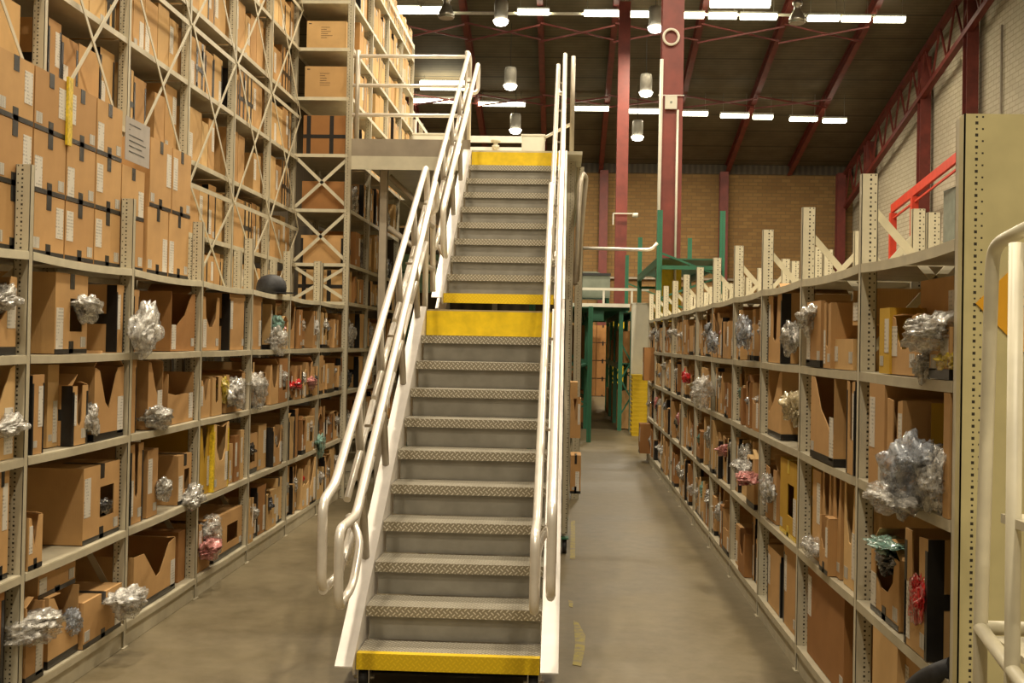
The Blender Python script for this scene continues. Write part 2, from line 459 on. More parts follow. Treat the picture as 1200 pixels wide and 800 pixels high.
def low_rack(label, side, Xf, depth, d0, nb, ptop, skew=None):
    root = empty('shelving_rack', (0,0,0))
    tag(root, label, 'shelving rack')
    for k in range(nb+1):
        d = d0+PITCH*k
        if side < 0 and k == nb: continue
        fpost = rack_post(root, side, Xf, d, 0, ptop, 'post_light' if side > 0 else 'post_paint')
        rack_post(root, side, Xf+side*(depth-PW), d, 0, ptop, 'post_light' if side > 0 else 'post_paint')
        fp = MB(); fp.box(-.01, .08, -.016, .054, 0, .006); fp.build('foot_plate', 'rack_paint', fpost)
        x0, x1 = Xf+side*.03, Xf+side*(depth-.03)
        y = d+.005
        zb = ptop-.12 if side > 0 else 2.0
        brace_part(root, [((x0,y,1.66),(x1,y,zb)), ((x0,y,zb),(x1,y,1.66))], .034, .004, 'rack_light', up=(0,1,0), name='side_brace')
        brace_part(root, [((x0,y,.2),(x1,y,.95)), ((x0,y,.95),(x1,y,.2))], .034, .004, 'rack_paint', up=(0,1,0), name='side_brace')
    for k in range(nb):
        a, b_ = d0+PITCH*k+.021, d0+PITCH*(k+1)-.021
        for i, z in enumerate(LEV):
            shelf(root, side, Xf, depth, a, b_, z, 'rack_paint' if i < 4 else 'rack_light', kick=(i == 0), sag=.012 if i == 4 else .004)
    return root
XL, XR = -2.347, 1.249; DEP = .64
low_rack('low grey shelving run stocked with torn cartons below the tall braced racking', -1, XL, .50, LD0, 7, 2.438)
rr_ = low_rack('low shelving run with raised perforated post tops and a solid end panel', 1, XR, DEP, RD0, 11, 2.438)
# solid end panel of the right rack
mb = MB(); mb.box(0, .66, 0, .006, 0, 2.442); mb.box(0, .004, 0, .045, 0, 2.442); mb.box(.656, .66, 0, .045, 0, 2.442)
mb.build('end_panel', 'panel_paint', rr_, loc=(XR-.004, RD0-.068, 0))
# rack behind the right one (only its upper parts can be seen)
root = empty('shelving_rack'); tag(root, 'shelving run standing back to back behind the panel-ended rack', 'shelving rack')
X2 = XR+DEP+.01
for k in range(12):
    d = RD0+PITCH*k
    rack_post(root, 1, X2, d, 0, 2.42, 'post_light'); rack_post(root, 1, X2+DEP-PW, d, 0, 2.42, 'post_light')
    y = d+.005; x0, x1 = X2+.03, X2+DEP-.03
    brace_part(root, [((x0,y,1.66),(x1,y,2.3)), ((x0,y,2.3),(x1,y,1.66))], .034, .004, 'rack_light', up=(0,1,0), name='side_brace')
for k in range(11):
    a, b_ = RD0+PITCH*k+.021, RD0+PITCH*(k+1)-.021
    for i, z in enumerate(LEV): shelf(root, 1, X2, DEP, a, b_, z, 'rack_light')
    g = MB()  # back gusset plates
    for dd, sgn in ((a, 1), (b_, -1)):
        g.prism([(dd, 2.03), (dd, 2.2), (dd+sgn*.17, 2.03)], 'x', X2-.008, X2-.004)
    g.build('gusset', 'rack_light', root)

# tall braced racking behind the left rack (seen from its back)
XT = -2.865; TD = .58
TLEV = [2.49, 3.05, 3.63, 4.22, 4.80, 5.38, 5.96]
root = empty('tall_rack'); tag(root, 'tall racking with crossed back braces standing behind the low stocked rack', 'tall rack')
for k in range(7):
    d = LD0+PITCH*k
    rack_post(root, -1, XT, d, 0, 6.6); rack_post(root, -1, XT-TD+PW, d, 0, 6.6)
for k in range(7):
    a, b_ = LD0+PITCH*k+.021, LD0+PITCH*(k+1)-.021
    for z in TLEV: shelf(root, -1, XT-.01, TD-.02, a, b_, z)
    br = []
    for z0, z1 in ((1.95, 2.85), (2.85, 4.05), (4.05, 5.2), (5.2, 6.4)):
        brace_part(root, [((XT+.006,a,z0),(XT+.006,b_,z1)), ((XT+.012,a,z1),(XT+.012,b_,z0))], .026, .005)
    for z in (2.85, 4.05, 5.2):
        mb = MB(); mb.box(XT+.002, XT+.007, a, b_, z-.018, z+.018); mb.build('tie_bar', 'rack_paint', root)

# tall racking whose end faces the aisle, next to the platform
XA = -2.30; AD0 = LD0+PITCH*7
root = empty('tall_rack'); tag(root, 'tall carton racking running beside the raised platform with its open end showing', 'tall rack')
ALEV = [.14,.63,1.145,1.59,2.09,2.50,3.08,3.67,4.28,4.81,5.32,5.86]
for k in range(7):
    d = AD0+PITCH*k; top = 6.1 if k < 5 else 5.15; pz = 0 if k < 4 else 3.68
    rack_post(root, -1, XA, d, pz, top); rack_post(root, -1, XA-.60, d, pz, top)
for k in range(6):
    a, b_ = AD0+PITCH*k+.021, AD0+PITCH*(k+1)-.021
    for z in ALEV:
        if (k >= 4 and z > 5) or (k >= 3 and z < 3.6): continue
        shelf(root, -1, XA, .66, a, b_, z)
    mb = MB(); zt = 6.08 if k < 4 else 5.12
    mb.box(XA-.004, XA+.002, a, b_, zt-.06, zt); mb.build('top_beam', 'rack_light', root)
y = AD0-.01
for z0, z1 in ((3.10, 3.63), (2.52, 3.05), (2.11, 2.46)):
    brace_part(root, [((XA-.03,y,z0),(XA-.60,y,z1)), ((XA-.03,y,z1),(XA-.60,y,z0))], .034, .004, 'rack_light', up=(0,1,0), name='side_brace')
for z in (2.09, 2.50, 3.08, 3.67, 4.28, 4.81, 5.32):
    mb = MB(); mb.box(XA-.62, XA-.04, y-.01, y-.004, z-.035, z); mb.build('end_bar', 'rack_light', root)
# middle post of the end
rack_post(root, -1, XA-.27, AD0-.05, 0, 2.5)

# ------------------------------------------------------------------ cartons and bags
RNG = random.Random(7)
PROF = {
 'v': [(-.5,1),(-.28,1),(.02,.42),(.12,.5),(.34,.97),(.5,1)],
 'u': [(-.5,1),(-.36,1),(-.31,.62),(-.1,.44),(.12,.43),(.30,.6),(.36,1),(.5,1)],
 'low': [(-.5,.62),(-.2,.56),(.2,.6),(.5,.54)],
 'diag': [(-.5,1),(-.34,.98),(-.05,.62),(.12,.52),(.4,.34),(.5,.36)],
 'slot': [(-.5,1),(-.14,1),(-.13,.38),(0,.3),(.14,.36),(.2,1),(.5,1)],
}
LOOK = {'closed':'closed brown carton', 'v':'carton with V-cut torn front', 'u':'carton with scooped-out front', 'low':'open carton with low front',
        'diag':'carton with slanting torn front', 'slot':'carton with slotted front', 'hole':'carton with square front hole'}
def carton(x, y, z, w, dpt, h, rot, style='closed', col='card_tan', tape=0, lab=1, rng=RNG, flap=None, marks=False, yellow=False):
    root = empty('cardboard_box', (x, y, z), rot)
    t = .005; mb = MB()
    mb.box(-w/2, w/2, 0, dpt, 0, t)
    mb.box(-w/2, -w/2+t, 0, dpt, t, h); mb.box(w/2-t, w/2, 0, dpt, t, h)
    mb.box(-w/2+t, w/2-t, dpt-t, dpt, t, h)
    if style == 'closed':
        mb.box(-w/2+t, w/2-t, 0, t, t, h); mb.box(-w/2, w/2, 0, dpt, h, h+.003)
    elif style == 'hole':
        a, b_, c, d = -w*.05, w*.34, h*.28, h*.70
        mb.box(-w/2+t, a, 0, t, t, h); mb.box(b_, w/2-t, 0, t, t, h); mb.box(a, b_, 0, t, t, c); mb.box(a, b_, 0, t, d, h)
        mb.box(-w/2, w/2, 0, dpt, h, h+.003)
    else:
        pr = [(px*(w-2*t)+rng.uniform(-.006,.006)*(abs(px) < .49), t+pz*(h-t)+rng.uniform(-.008,.004)*(abs(px) < .49)) for px, pz in PROF[style]]
        if rng.random() < .5: pr = [(-a, b_) for a, b_ in reversed(pr)]
        mb.prism([(-w/2+t, t)]+pr+[(w/2-t, t)], 'y', 0, t)
    body = mb.build('box_body', col, root)
    if flap is None: flap = style not in ('closed', 'hole') and rng.random() < .55
    if flap and w > .1:
        for sd in ((-1, 1) if rng.random() < .5 else (rng.choice((-1, 1)),)):
            mb = MB(); fl_w = min(w*.46, .13); ang = rng.uniform(-.25, .75)
            R = Matrix.Translation((sd*w/2, 0, h)) @ Matrix.Rotation(sd*ang, 4, 'Y')
            x0, x1 = sorted((0, -sd*fl_w)); mb.box(x0, x1, .004, dpt*.97, .001, .005, R); mb.build('top_flap', col, root)
    e = .0016
    if tape and w > .07:
        tw = min(.05, w*.22); strips = []
        class _S:
            v = []
            def box(s, *a): strips.append([a])
        mb = _S()
        if tape == 1:       # short strips at top and bottom centre, dark base edge
            full = style in ('closed', 'hole')
            if full: mb.box(-tw/2, tw/2, -e, 0, h-.07*min(1,h/.3), h+.004); mb.box(-tw/2, tw/2, 0, dpt*.5, h+.003, h+.0045)
            mb.box(-tw/2, tw/2, -e, 0, 0, .06*min(1,h/.3)); mb.box(-w/2, w/2, -e, 0, 0, .022)
        elif tape == 2:     # edge strip and belt round the near side
            for s_ in (-1, 1):
                xs = s_*w/2; xa, xb = min(xs, xs+s_*e), max(xs, xs+s_*e)
                strips.append([(xa, xb, 0, .055, 0, h), (xa, xb, .055, dpt, h*.42, h*.42+.055)])
            mb.box(-w/2, -w/2+tw*.5, -e, 0, 0, h*.9)
            mb.box(w/2-tw*.5, w/2, -e, 0, 0, h*.9)
        elif tape == 3:     # wrapped bottom edge
            mb.box(-w/2-e, w/2+e, -e, 0, 0, .035); mb.box(-w/2-e, -w/2, 0, dpt, 0, .035); mb.box(w/2, w/2+e, 0, dpt, 0, .035)
        elif tape == 4:     # strap grid
            for xx in (-w*.42, w*.12): mb.box(xx, xx+.045, -e, 0, 0, h)
            mb.box(-w/2, w/2, -e*2, -e, h*.42, h*.42+.04)
        for st_ in strips:
            mb = MB()
            for a_ in st_: mb.box(*a_)
            mb.build('tape', 'yellow_tape' if yellow else 'black_tape', root)['label'] = 'yellow tape' if yellow else 'black tape'
    if lab and w > .07:
        mb = MB(); top = {'low': .5, 'diag': .5}.get(style, .92)*h
        lw = min(.075, w*.38); lh = min(.20, h*.52)
        sx = rng.choice((-1, 1)); xc = sx*(w/2-lw/2-.012)
        if style in ('v','u','slot'): lw = min(lw, w*.23); xc = sx*(w/2-lw/2-.006)
        z1 = top-.02 if rng.random() < .5 else max(lh+.02, h*.55)
        mb.cur = 0; mb.box(xc-lw/2, xc+lw/2, -e, 0, max(.012, z1-lh), z1)
        if lab > 1 or rng.random() < .5:
            m2 = MB(); bw = min(.06, w*.32); xb = -sx*(w/2-bw/2-.015); m2.box(xb-bw/2, xb+bw/2, -e, 0, .03, .03+bw*.85); m2.build('barcode_label', 'barcode_print', root)
        mb.build('label', 'label_print', root)
    if marks:
        mb = MB()
        for q in range(6):
            l = w*rng.uniform(.12, .3); zz = h*(.78-.075*q); mb.box(-w*.14, -w*.14+l, -e, 0, zz, zz+.004)
        mb.box(-w*.45, -w*.38, -e, 0, h*.9, h*.93)
        mb.build('printing', 'black_tape', root)
    return root

def bag_mesh(i, seed):
    import bmesh
    rng = random.Random(seed)
    bm = bmesh.new()
    for lump in range(3):
        ret = bmesh.ops.create_icosphere(bm, subdivisions=4, radius=1.0)
        off = Vector((rng.uniform(0,50), rng.uniform(0,50), rng.uniform(0,50)))
        cx, cy_, cz = (0,0,0) if lump == 0 else (rng.uniform(-.25,.25), rng.uniform(-.45,.45), rng.uniform(-.3,.5))
        R = Matrix.Rotation(rng.uniform(-.9,.9), 3, 'X') @ Matrix.Rotation(rng.uniform(0,6), 3, 'Z')
        S = Vector((.8, .85, .9)) if lump == 0 else Vector((.5, .75, .28))
        for v in ret['verts']:
            p = v.co.copy()
            q = Vector((p.x, p.y, p.z*.35))
            n1 = noise.noise(p*1.2+off); n2 = abs(noise.noise(q*2.4+off)); n3 = abs(noise.noise(q*5.2+off)); n4 = abs(noise.noise(p*11+off))
            r = .98+.42*n1-.62*n2-.30*n3-.13*n4
            w = Vector((p.x*S.x, p.y*S.y, p.z*S.z))*r
            v.co = R @ w + Vector((cx, cy_, cz))
    me = bpy.data.meshes.new('bag'); bm.to_mesh(me); bm.free(); me.polygons.foreach_set('use_smooth', [True]*len(me.polygons))
    return me
BAGM = {}
def bag(x, y, z, sx, sy, sz, kind, label, rotz=0., tilt=0., group=None, v=None):
    v = RNG.randrange(5) if v is None else v
    key = (v, kind)
    if key not in BAGM:
        me = bag_mesh(v, 100+v*13); me.materials.append(MATS['bag_'+kind]); BAGM[key] = me
    o = bpy.data.objects.new('plastic_bag', BAGM[key]); C.objects.link(o)
    o.location = (x, y, z); o.scale = (sx/2, sy/2, sz/2); o.rotation_euler = (tilt, 0, rotz)
    if isinstance(label, tuple): reg(o, lab_bag(*label), ('bag',)+label[1:], 'plastic bag', group)
    else: reg(o, label, label, 'plastic bag', group)
    return o
LVN = ['floor-level', 'knee-high', 'waist-high', 'chest-high']
RACKN = {-1: 'rack under braced racking', 1: 'panel-ended rack'}
CNT = {}
USED = set()
COLN = {'card_tan': 'brown', 'card_gold': 'golden', 'card_brown': 'dark brown', 'card_yellow': 'yellow-patterned'}
def lab_box(o, style, tape, col, side, lev, bay, yellow=False):
    lk = LOOK[style].replace('brown carton', 'carton'); lk = ('taped ' if tape in (2, 3, 4) else '')+lk
    reg(o, lk+', {o} along '+f"{LVN[lev]} shelf, {ORD[bay]} bay, {RACKN[side]}", (side, lev, bay), 'carton', 'cartons in the '+RACKN[side])
def lab_bag(kind, side, lev, bay):
    kn = {'clear':'clear crumpled','silver':'silver crumpled','blue':'bluish crumpled','white':'milky white'}.get(kind, kind)
    return f"{kn} plastic bag, "+'{o}'+f" on {LVN[lev]} shelf, {ORD[bay]} bay, {RACKN[side]}"
REG = []
def reg(o, template, key, cat, group=None):
    tag(o, None, cat, group); REG.append((o, template, key))
def zmax(lev): return (LEV+[2.6])[lev+1]-.045

def place(side, lev, bay, d_a, d_b, h, style, col, tape=0, lab=1, back=.03, dpt=None, **kw):
    # d_a < d_b : extent of the carton front along the aisle
    X = (XL if side < 0 else XR)+side*back
    dpt = dpt or min(.40, (.46 if side < 0 else .50)-back)
    d_a += .006; d_b -= .006
    o = carton(X, (d_a+d_b)/2, LEV[lev]+.001, d_b-d_a, dpt, min(h, zmax(lev)-LEV[lev]), PI/2 if side < 0 else -PI/2, style, col, tape, lab, **kw)
    lab_box(o, style, tape, col, side, lev, bay)
    return o
def man(side, lev, bay, p0, p1, ytop, style='closed', col='card_tan', tape=0, lab=1, back=.03, **kw):
    X = (XL if side < 0 else XR)+side*back
    yb = ytop+40
    a, b_ = sorted((onX(p0, yb, X).y, onX(p1, yb, X).y))
    d0 = (LD0 if side < 0 else RD0)+PITCH*bay
    a = max(a, d0+.04); b_ = min(b_, d0+PITCH-.04)
    if b_-a < .05: a, b_ = (a, a+.07) if a < d0+.5 else (b_-.07, b_)
    z = onX((p0+p1)/2, ytop, X).z
    return place(side, lev, bay, a, b_, max(.1, z-LEV[lev]), style, col, tape, lab, back, **kw)
def mbag(side, lev, bay, px, py, wpx, hpx, kind, out=.0, thick=.16, v=None, tilt=0.):
    out -= .05; thick *= 1.35; wpx *= 1.15; hpx *= 1.15
    X = (XL if side < 0 else XR)-side*out
    p = onX(px, py, X)
    dy = abs(onX(px-wpx/2, py, X).y-onX(px+wpx/2, py, X).y); dy = min(dy, .42); hz = hpx*p.y/F
    return bag(X, p.y, p.z, thick, dy, hz, kind, (kind, side, lev, bay), tilt=tilt, v=v)
COLS = ['card_tan','card_tan','card_gold','card_brown']
BK = ['clear','silver','clear','white','blue','silver','clear','white','silver','black','black','blue','cream','pink','clear','teal','silver','red','clear','white']
def fill(side, lev, bay, rng, dens=1.0, span=None):
    d0 = (LD0 if side < 0 else RD0)+PITCH*bay
    a, e = (d0+.04, d0+PITCH-.04) if span is None else span
    d = a
    while d < e-.09:
        w = rng.choice((.10,.13,.16,.2,.26,.3,.34))*rng.uniform(.9,1.1); w = min(w, e-d)
        if e-(d+w) < .09: w = e-d if e-d < .45 else w
        hm = zmax(lev)-LEV[lev]
        if rng.random() < .10: d += w*.6; continue
        h = hm*rng.uniform(.55, .93)
        style = rng.choice(('closed','v','u','low','diag','slot','v','u','hole')) if w > .15 else rng.choice(('closed','closed','slot','u'))
        bk = rng.choice((.02,.03,.05,.0))
        tp = rng.choice((0,0,1,2,3))
        o = place(side, lev, bay, d, d+w, h, style, rng.choice(COLS), tp, rng.choice((0,1,1,2)), bk, rng=rng)
        o.rotation_euler[2] += 0
        if style not in ('closed',) and rng.random() < .55*dens and w > .12:
            k = rng.choice(BK); X = (XL if side < 0 else XR)
            bz = LEV[lev]+h*rng.uniform(.55, .8); bw = w*rng.uniform(.6, .85)
            bag(X+side*rng.uniform(.02, .08), d+w/2, bz, .16, bw, h*rng.uniform(.4,.6), k, (k, side, lev, bay), tilt=rng.uniform(-.3,.3))
        d += w+rng.uniform(.0, .03)

# ---- left rack, hand placed near bays (bay 0: d 3.3-4.3, bay 1: 4.3-5.3 ...)
T = 'card_tan'; G = 'card_gold'; B = 'card_brown'; Y = 'card_yellow'
man(-1,3,0,-30,20,322,'u',T,3,2); man(-1,3,0,-95,-35,330,'closed',T,1,1)
man(-1,2,0,-20,18,425,'diag',G,0,2); man(-1,2,0,-80,-25,430,'v',T,2,1)
man(-1,1,0,-5,12,515,'closed',T,1,2); man(-1,1,0,-90,-15,560,'v',T,0,1)
man(-1,0,0,-90,5,700,'u',B,2,1)
mbag(-1,2,0,8,498,40,34,'white',out=.02); mbag(-1,3,0,2,350,26,40,'silver')
# bay 1
man(-1,3,1,64,103,322,'hole',T,1,2,rng=random.Random(1)); man(-1,3,1,136,150,335,'closed',T,2,1)
mbag(-1,3,1,103,360,26,36,'silver',out=.05,thick=.14)
man(-1,2,1,37,52,440,'closed',T,2,2,back=.01); man(-1,2,1,55,69,428,'closed',G,0,2,back=.09)
man(-1,2,1,84,103,452,'slot',T,2,2,back=.02); man(-1,2,1,110,148,430,'v',T,3,2,back=.02,rng=random.Random(4))
mbag(-1,2,1,106,490,14,44,'silver',out=.03,thick=.10)
man(-1,1,1,27,50,606,'v',T,1,1,back=.0,dpt=.30); man(-1,1,1,97,140,545,'hole',T,1,2,rng=random.Random(6))
mbag(-1,1,1,121,592,18,22,'black',out=.0,thick=.08)
man(-1,0,1,18,52,712,'low',T,3,1,back=.0); man(-1,0,1,56,92,694,'diag',T,3,0,back=.02,rng=random.Random(3)); man(-1,0,1,97,142,696,'closed',T,1,2,back=.0)
mbag(-1,0,1,36,738,44,46,'clear',out=.05,thick=.2); mbag(-1,0,1,48,726,36,30,'silver',out=.07,thick=.16); mbag(-1,0,1,84,728,16,44,'blue',out=.03,thick=.08)
mbag(-1,0,1,150,702,44,42,'white',out=.14,thick=.2)
X_ = XL-.05
o = carton(X_, 5.35, LEV[0]+.33, .40, .36, .14, PI/2, 'closed', T, 1, 2); lab_box(o, 'closed', 1, T, -1, 0, 1)
# bay 2
man(-1,3,2,156,163,340,'closed',T,2,1); man(-1,3,2,200,229,343,'diag',B,0,2,rng=random.Random(8))
mbag(-1,3,2,171,386,34,72,'white',out=.10,thick=.16)
man(-1,2,2,152,160,420,'closed',T,2,0); man(-1,2,2,173,191,424,'diag',T,0,2); man(-1,2,2,196,229,437,'low',T,0,2)
mbag(-1,2,2,184,488,26,34,'silver',out=.04); mbag(-1,2,2,214,474,20,12,'pink',out=-.05)
man(-1,1,2,152,168,520,'slot',T,2,2); man(-1,1,2,172,185,527,'closed',T,0,2); man(-1,1,2,208,231,532,'hole',T,1,1)
mbag(-1,1,2,191,572,14,34,'silver',out=.04,thick=.1); mbag(-1,1,2,226,582,26,34,'silver',out=.05,thick=.14)
man(-1,0,2,156,205,642,'v',T,3,2,rng=random.Random(10)); man(-1,0,2,208,228,620,'closed',B,0,0,back=.06)
# bay 3
man(-1,3,3,237,257,348,'u',T,0,2); man(-1,3,3,268,287,345,'closed',T,2,2)
man(-1,2,3,234,246,445,'v',T,0,1); man(-1,2,3,248,260,442,'slot',G,0,0); man(-1,2,3,264,288,438,'u',T,0,1); mbag(-1,2,3,276,460,22,44,'silver',out=.05); mbag(-1,2,3,262,455,10,34,'yellow',out=.01,thick=.08)
man(-1,1,3,234,246,500,'v',Y,0,1,yellow=True); man(-1,1,3,250,268,496,'u',G,2,2,back=.0,yellow=True)
fill(-1,1,3,random.Random(31),span=(8.05,8.40))
man(-1,0,3,232,246,612,'v',T,0,1); man(-1,0,3,250,287,600,'hole',T,3,1); mbag(-1,0,3,245,642,22,30,'pink',out=.05); mbag(-1,0,3,248,618,20,36,'clear',out=.03)
# bays 4-6
man(-1,3,4,293,307,345,'closed',T,2,2)
rg = random.Random(41)
fill(-1,3,4,rg,1.3,span=(9.2,9.6))
for bay in (4,5,6):
    for lev in range(4):
        if bay == 4 and lev == 3: continue
        fill(-1, lev, bay, rg, 1.4)
mbag(-1,3,4,325,398,26,40,'clear',out=.06); mbag(-1,2,5,345,450,14,16,'red',out=.03); mbag(-1,2,5,362,448,12,18,'pink',out=.03); mbag(-1,1,5,376,520,12,30,'teal',out=.06,thick=.08)
mbag(-1,2,4,302,455,30,46,'clear',out=.06)
# ---- right rack near bays (0: d 3-4, 1: 4-5 ...)
man(1,3,0,1030,1043,362,'closed',Y,0,2,back=.02); man(1,3,0,1044,1074,370,'u',T,0,2,rng=random.Random(2)); man(1,3,0,1078,1122,327,'closed',T,3,1,back=.16)
o = carton(XR+.0, 3.84, LEV[3]+.001, .20, .15, .17, -PI/2, 'closed', T, 3, 2); lab_box(o, 'closed', 3, T, 1, 3, 0)
mbag(1,3,0,1093,388,58,56,'silver',out=.06,thick=.2); mbag(1,3,0,1082,428,14,40,'silver',out=.05,thick=.1); mbag(1,3,0,1116,425,22,34,'yellow',out=.03,thick=.08)
man(1,2,0,1018,1037,450,'closed',T,0,2,back=.0,dpt=.3); man(1,2,0,1039,1058,468,'slot',T,0,1,back=.0); man(1,2,0,1062,1092,470,'diag',Y,0,1,back=.10,yellow=True); man(1,2,0,1105,1124,462,'closed',T,0,2,back=.0)
mbag(1,2,0,1062,548,84,104,'blue',out=.10,thick=.22,v=2); mbag(1,2,0,1044,582,56,40,'clear',out=.14,thick=.2,v=1); mbag(1,2,0,1093,560,30,90,'clear',out=.06,thick=.12,v=3)
man(1,1,0,1020,1054,648,'u',T,1,1,back=.02,rng=random.Random(5)); man(1,1,0,1060,1088,625,'slot',G,2,2,back=.0,rng=random.Random(12))
mbag(1,1,0,1040,637,38,22,'teal',out=.02,thick=.2); mbag(1,1,0,1050,655,22,40,'black',out=.0,thick=.14); mbag(1,1,0,1077,700,18,74,'red',out=.05,thick=.06)
man(1,0,0,1022,1052,745,'closed',G,0,1,back=.0); man(1,0,0,1056,1110,762,'closed',T,2,1,back=.03)
# bay 1
man(1,3,1,945,962,354,'closed',T,3,2,back=.0); man(1,3,1,965,974,355,'slot',T,0,2,yellow=True,back=.0); man(1,3,1,976,1000,398,'closed',G,0,1,back=.02)
mbag(1,3,1,949,372,26,40,'silver',out=.05,thick=.16)
o = carton(XR+.04, 5.02, LEV[3]+.20, .24, .36, .155, -PI/2, 'diag', T, 0, 1, flap=False); lab_box(o, 'diag', 0, T, 1, 3, 1)
man(1,2,1,950,978,440,'diag',T,3,2,back=.0,rng=random.Random(22)); man(1,2,1,992,1003,446,'slot',T,2,1,back=.0)
man(1,1,1,952,962,552,'closed',T,0,2); man(1,1,1,964,974,548,'u',T,0,1); man(1,1,1,976,986,556,'v',T,0,2); man(1,1,1,989,1003,568,'u',G,0,2)
o = carton(XR-.01, 5.42, LEV[1]+.001, .17, .3, .26, -PI/2, 'u', T, 1, 1); lab_box(o, 'u', 1, T, 1, 1, 1)
mbag(1,1,1,951,640,14,26,'clear',out=.05,thick=.12)
man(1,0,1,946,990,678,'closed',B,0,2,back=.03)
# bay 2
man(1,3,2,900,916,342,'slot',T,2,1,rng=random.Random(3)); mbag(1,3,2,925,396,16,44,'silver',out=.04,thick=.1)
man(1,3,2,918,934,370,'closed',T,0,0,back=.15)
man(1,2,2,900,916,432,'diag',T,3,0); mbag(1,2,2,932,478,14,54,'cream',out=.04,thick=.12)
man(1,2,2,919,930,432,'closed',T,0,0,back=.12)
man(1,1,2,897,910,548,'slot',T,0,2); man(1,1,2,914,934,540,'hole',Y,1,2,yellow=True,back=.02); mbag(1,1,2,901,572,12,40,'white',out=.04,thick=.1)
man(1,0,2,899,915,645,'closed',T,2,1); man(1,0,2,918,934,643,'closed',T,2,2)
rg = random.Random(77)
for bay in range(3, 11):
    for lev in range(4):
        fill(1, lev, bay, rg, 1.5)
mbag(1,2,4,822,458,34,44,'clear',out=.14,thick=.2); mbag(1,1,3,868,546,18,18,'white',out=.10); mbag(1,1,3,878,560,18,18,'pink',out=.10)
mbag(1,3,4,836,400,14,30,'blue',out=.14,thick=.1); mbag(1,3,3,873,388,20,46,'blue',out=.10,thick=.12)
# cartons pushed out into the aisle at the rack's far end
for i, (px, py, w, h) in enumerate(((764,503,.26,.42),(768,410,.26,.45))):
    z = .02 if i == 0 else 1.18
    o = carton(XR-.13, 16.5-.6*i, z+.02 if i else LEV[0]-.0, .3, .34, h, -PI/2, 'closed', B, 1, 1)
    tag(o, ['brown carton jutting into the aisle from the floor-level shelf end','brown carton jutting out of the waist-high shelf end'][i], 'carton')

# ---- small cartons stacked on top of the left rack
tot = 0
zt = LEV[4]+.001
for row in range(3):
    ncol = 5 if row == 2 else 6
    for c in range(ncol):
        d = 4.36+.345*c
        o = carton(XL-.074, d+.165, zt+.287*row, .33, .345, .28, PI/2, 'closed', T, 1, 2, rng=random.Random(300+row*10+c))
        tag(o, f"small labelled carton, {ORD[c]} along {['bottom','middle','top'][row]} row stacked above the low braced-side rack", 'carton', 'small labelled cartons on the rack top')
        if c == 4 and row == 2: pass
mb = MB(); mb.box(0,.012,0,.05,0,.33); tp = mb.build('tape_strap', 'yellow_tape', None, loc=(XL-.071, onX(80,110,XL-.07).y-.02, zt+.55)); tag(tp, 'yellow tape strap hanging over top row of small cartons', 'tape')
def big(d, w, h, z, lab, **kw):
    o = carton(XL-.074, d+w/2, z, w, .345, h, PI/2, 'closed', T, 1, 2, **kw); tag(o, lab, 'carton', 'larger cartons on the rack top')
big(6.48,.34,.385, zt, 'narrow carton in lower row beside the small stacked cartons', rng=random.Random(50))
big(6.84,.36,.385, zt, 'second carton in lower row next to stacked small cartons', rng=random.Random(51))
big(6.50,.36,.40, zt+.392, 'upper carton behind the grey printed sheet on rack top', rng=random.Random(52))
big(6.88,.34,.40, zt+.392, 'upper end carton with white square label, highest at stack end', rng=random.Random(53))
mb = MB(); mb.box(-.002,.002,0,.36,0,.24); o = mb.build('paper_sheet', 'grey_sheet', None, loc=(XL-.068, 6.10, zt+.60), rotz=0)
w_ = MB()
for q in range(6): w_.box(.0022,.003,.05,.05+[.16,.0,.2,.24,.18,.22][q]+.01,.20-.03*q,.206-.03*q)
w_.build('handwriting', 'black_tape', o); tag(o, 'grey paper sheet with handwriting taped above the small stacked cartons', 'sheet')
# cap
def make_cap():
    r = empty('baseball_cap', (XL-.07, onX(318,340,XL-.07).y, LEV[4]))
    mb = MB(); mb.lathe([(.095,0),(.10,.04),(.09,.085),(.06,.115),(.02,.127),(.004,.128)], 24); mb.build('cap_crown', 'cap_black', r)
    mb = MB(); pts = [(.085*math.cos(a), .085*math.sin(a)) for a in [(-80+i*20)*PI/180 for i in range(9)]]
    out = [(p[0]*1.0+.085*math.cos((-80+i*20)*PI/180)**.6, p[1]*1.02) for i, p in enumerate(pts)]
    mb.prism(pts+list(reversed(out)), 'z', .004, .010); mb.build('visor', 'cap_black', r)
    r.scale = (1.25,1.25,1.25)
    tag(r, 'black baseball cap sitting on the rack top near the stairs', 'cap')
make_cap()

# ---- tall racking cartons (seen through the braces)
rg = random.Random(5)
TN = ['lowest','second','third','fourth','fifth','sixth','seventh']
NTALL = 0
for lev, z in enumerate([2.055]+TLEV[:-1]):
    zt_ = ([2.055]+TLEV)[lev+1]
    for bay in range(7):
        d0 = LD0+PITCH*bay+.04; d = d0; n = 0
        if lev == 0 and bay < 3: continue
        while d < d0+PITCH-.16:
            w = min(rg.choice((.16,.20,.24,.3,.22)), d0+PITCH-.09-d)
            if w < .08: break
            if rg.random() < .12: d += w; continue
            h = (zt_-z-.06)*rg.uniform(.72,.97)
            dm = d+w/2; px, pb, _ = proj((XT, dm, z))
            n += 1
            if px > -40 and pb > -10:
                o = carton(XT-.06-(.02 if lev else .0), dm, z+.001, w, .40 if lev else .36, h, PI/2, 'closed', rg.choice((G, T, G, T)), rg.choice((0,0,0,2,4)), rg.choice((0,1,1)), rng=rg)
                reg(o, "tall sealed carton, {o}"+f" on {TN[lev]} tier, {ORD[bay]} bay of racking behind crossed braces", ('tall', lev, bay), 'carton', 'cartons in the braced tall rack')
                NTALL += 1
            d += w+.012
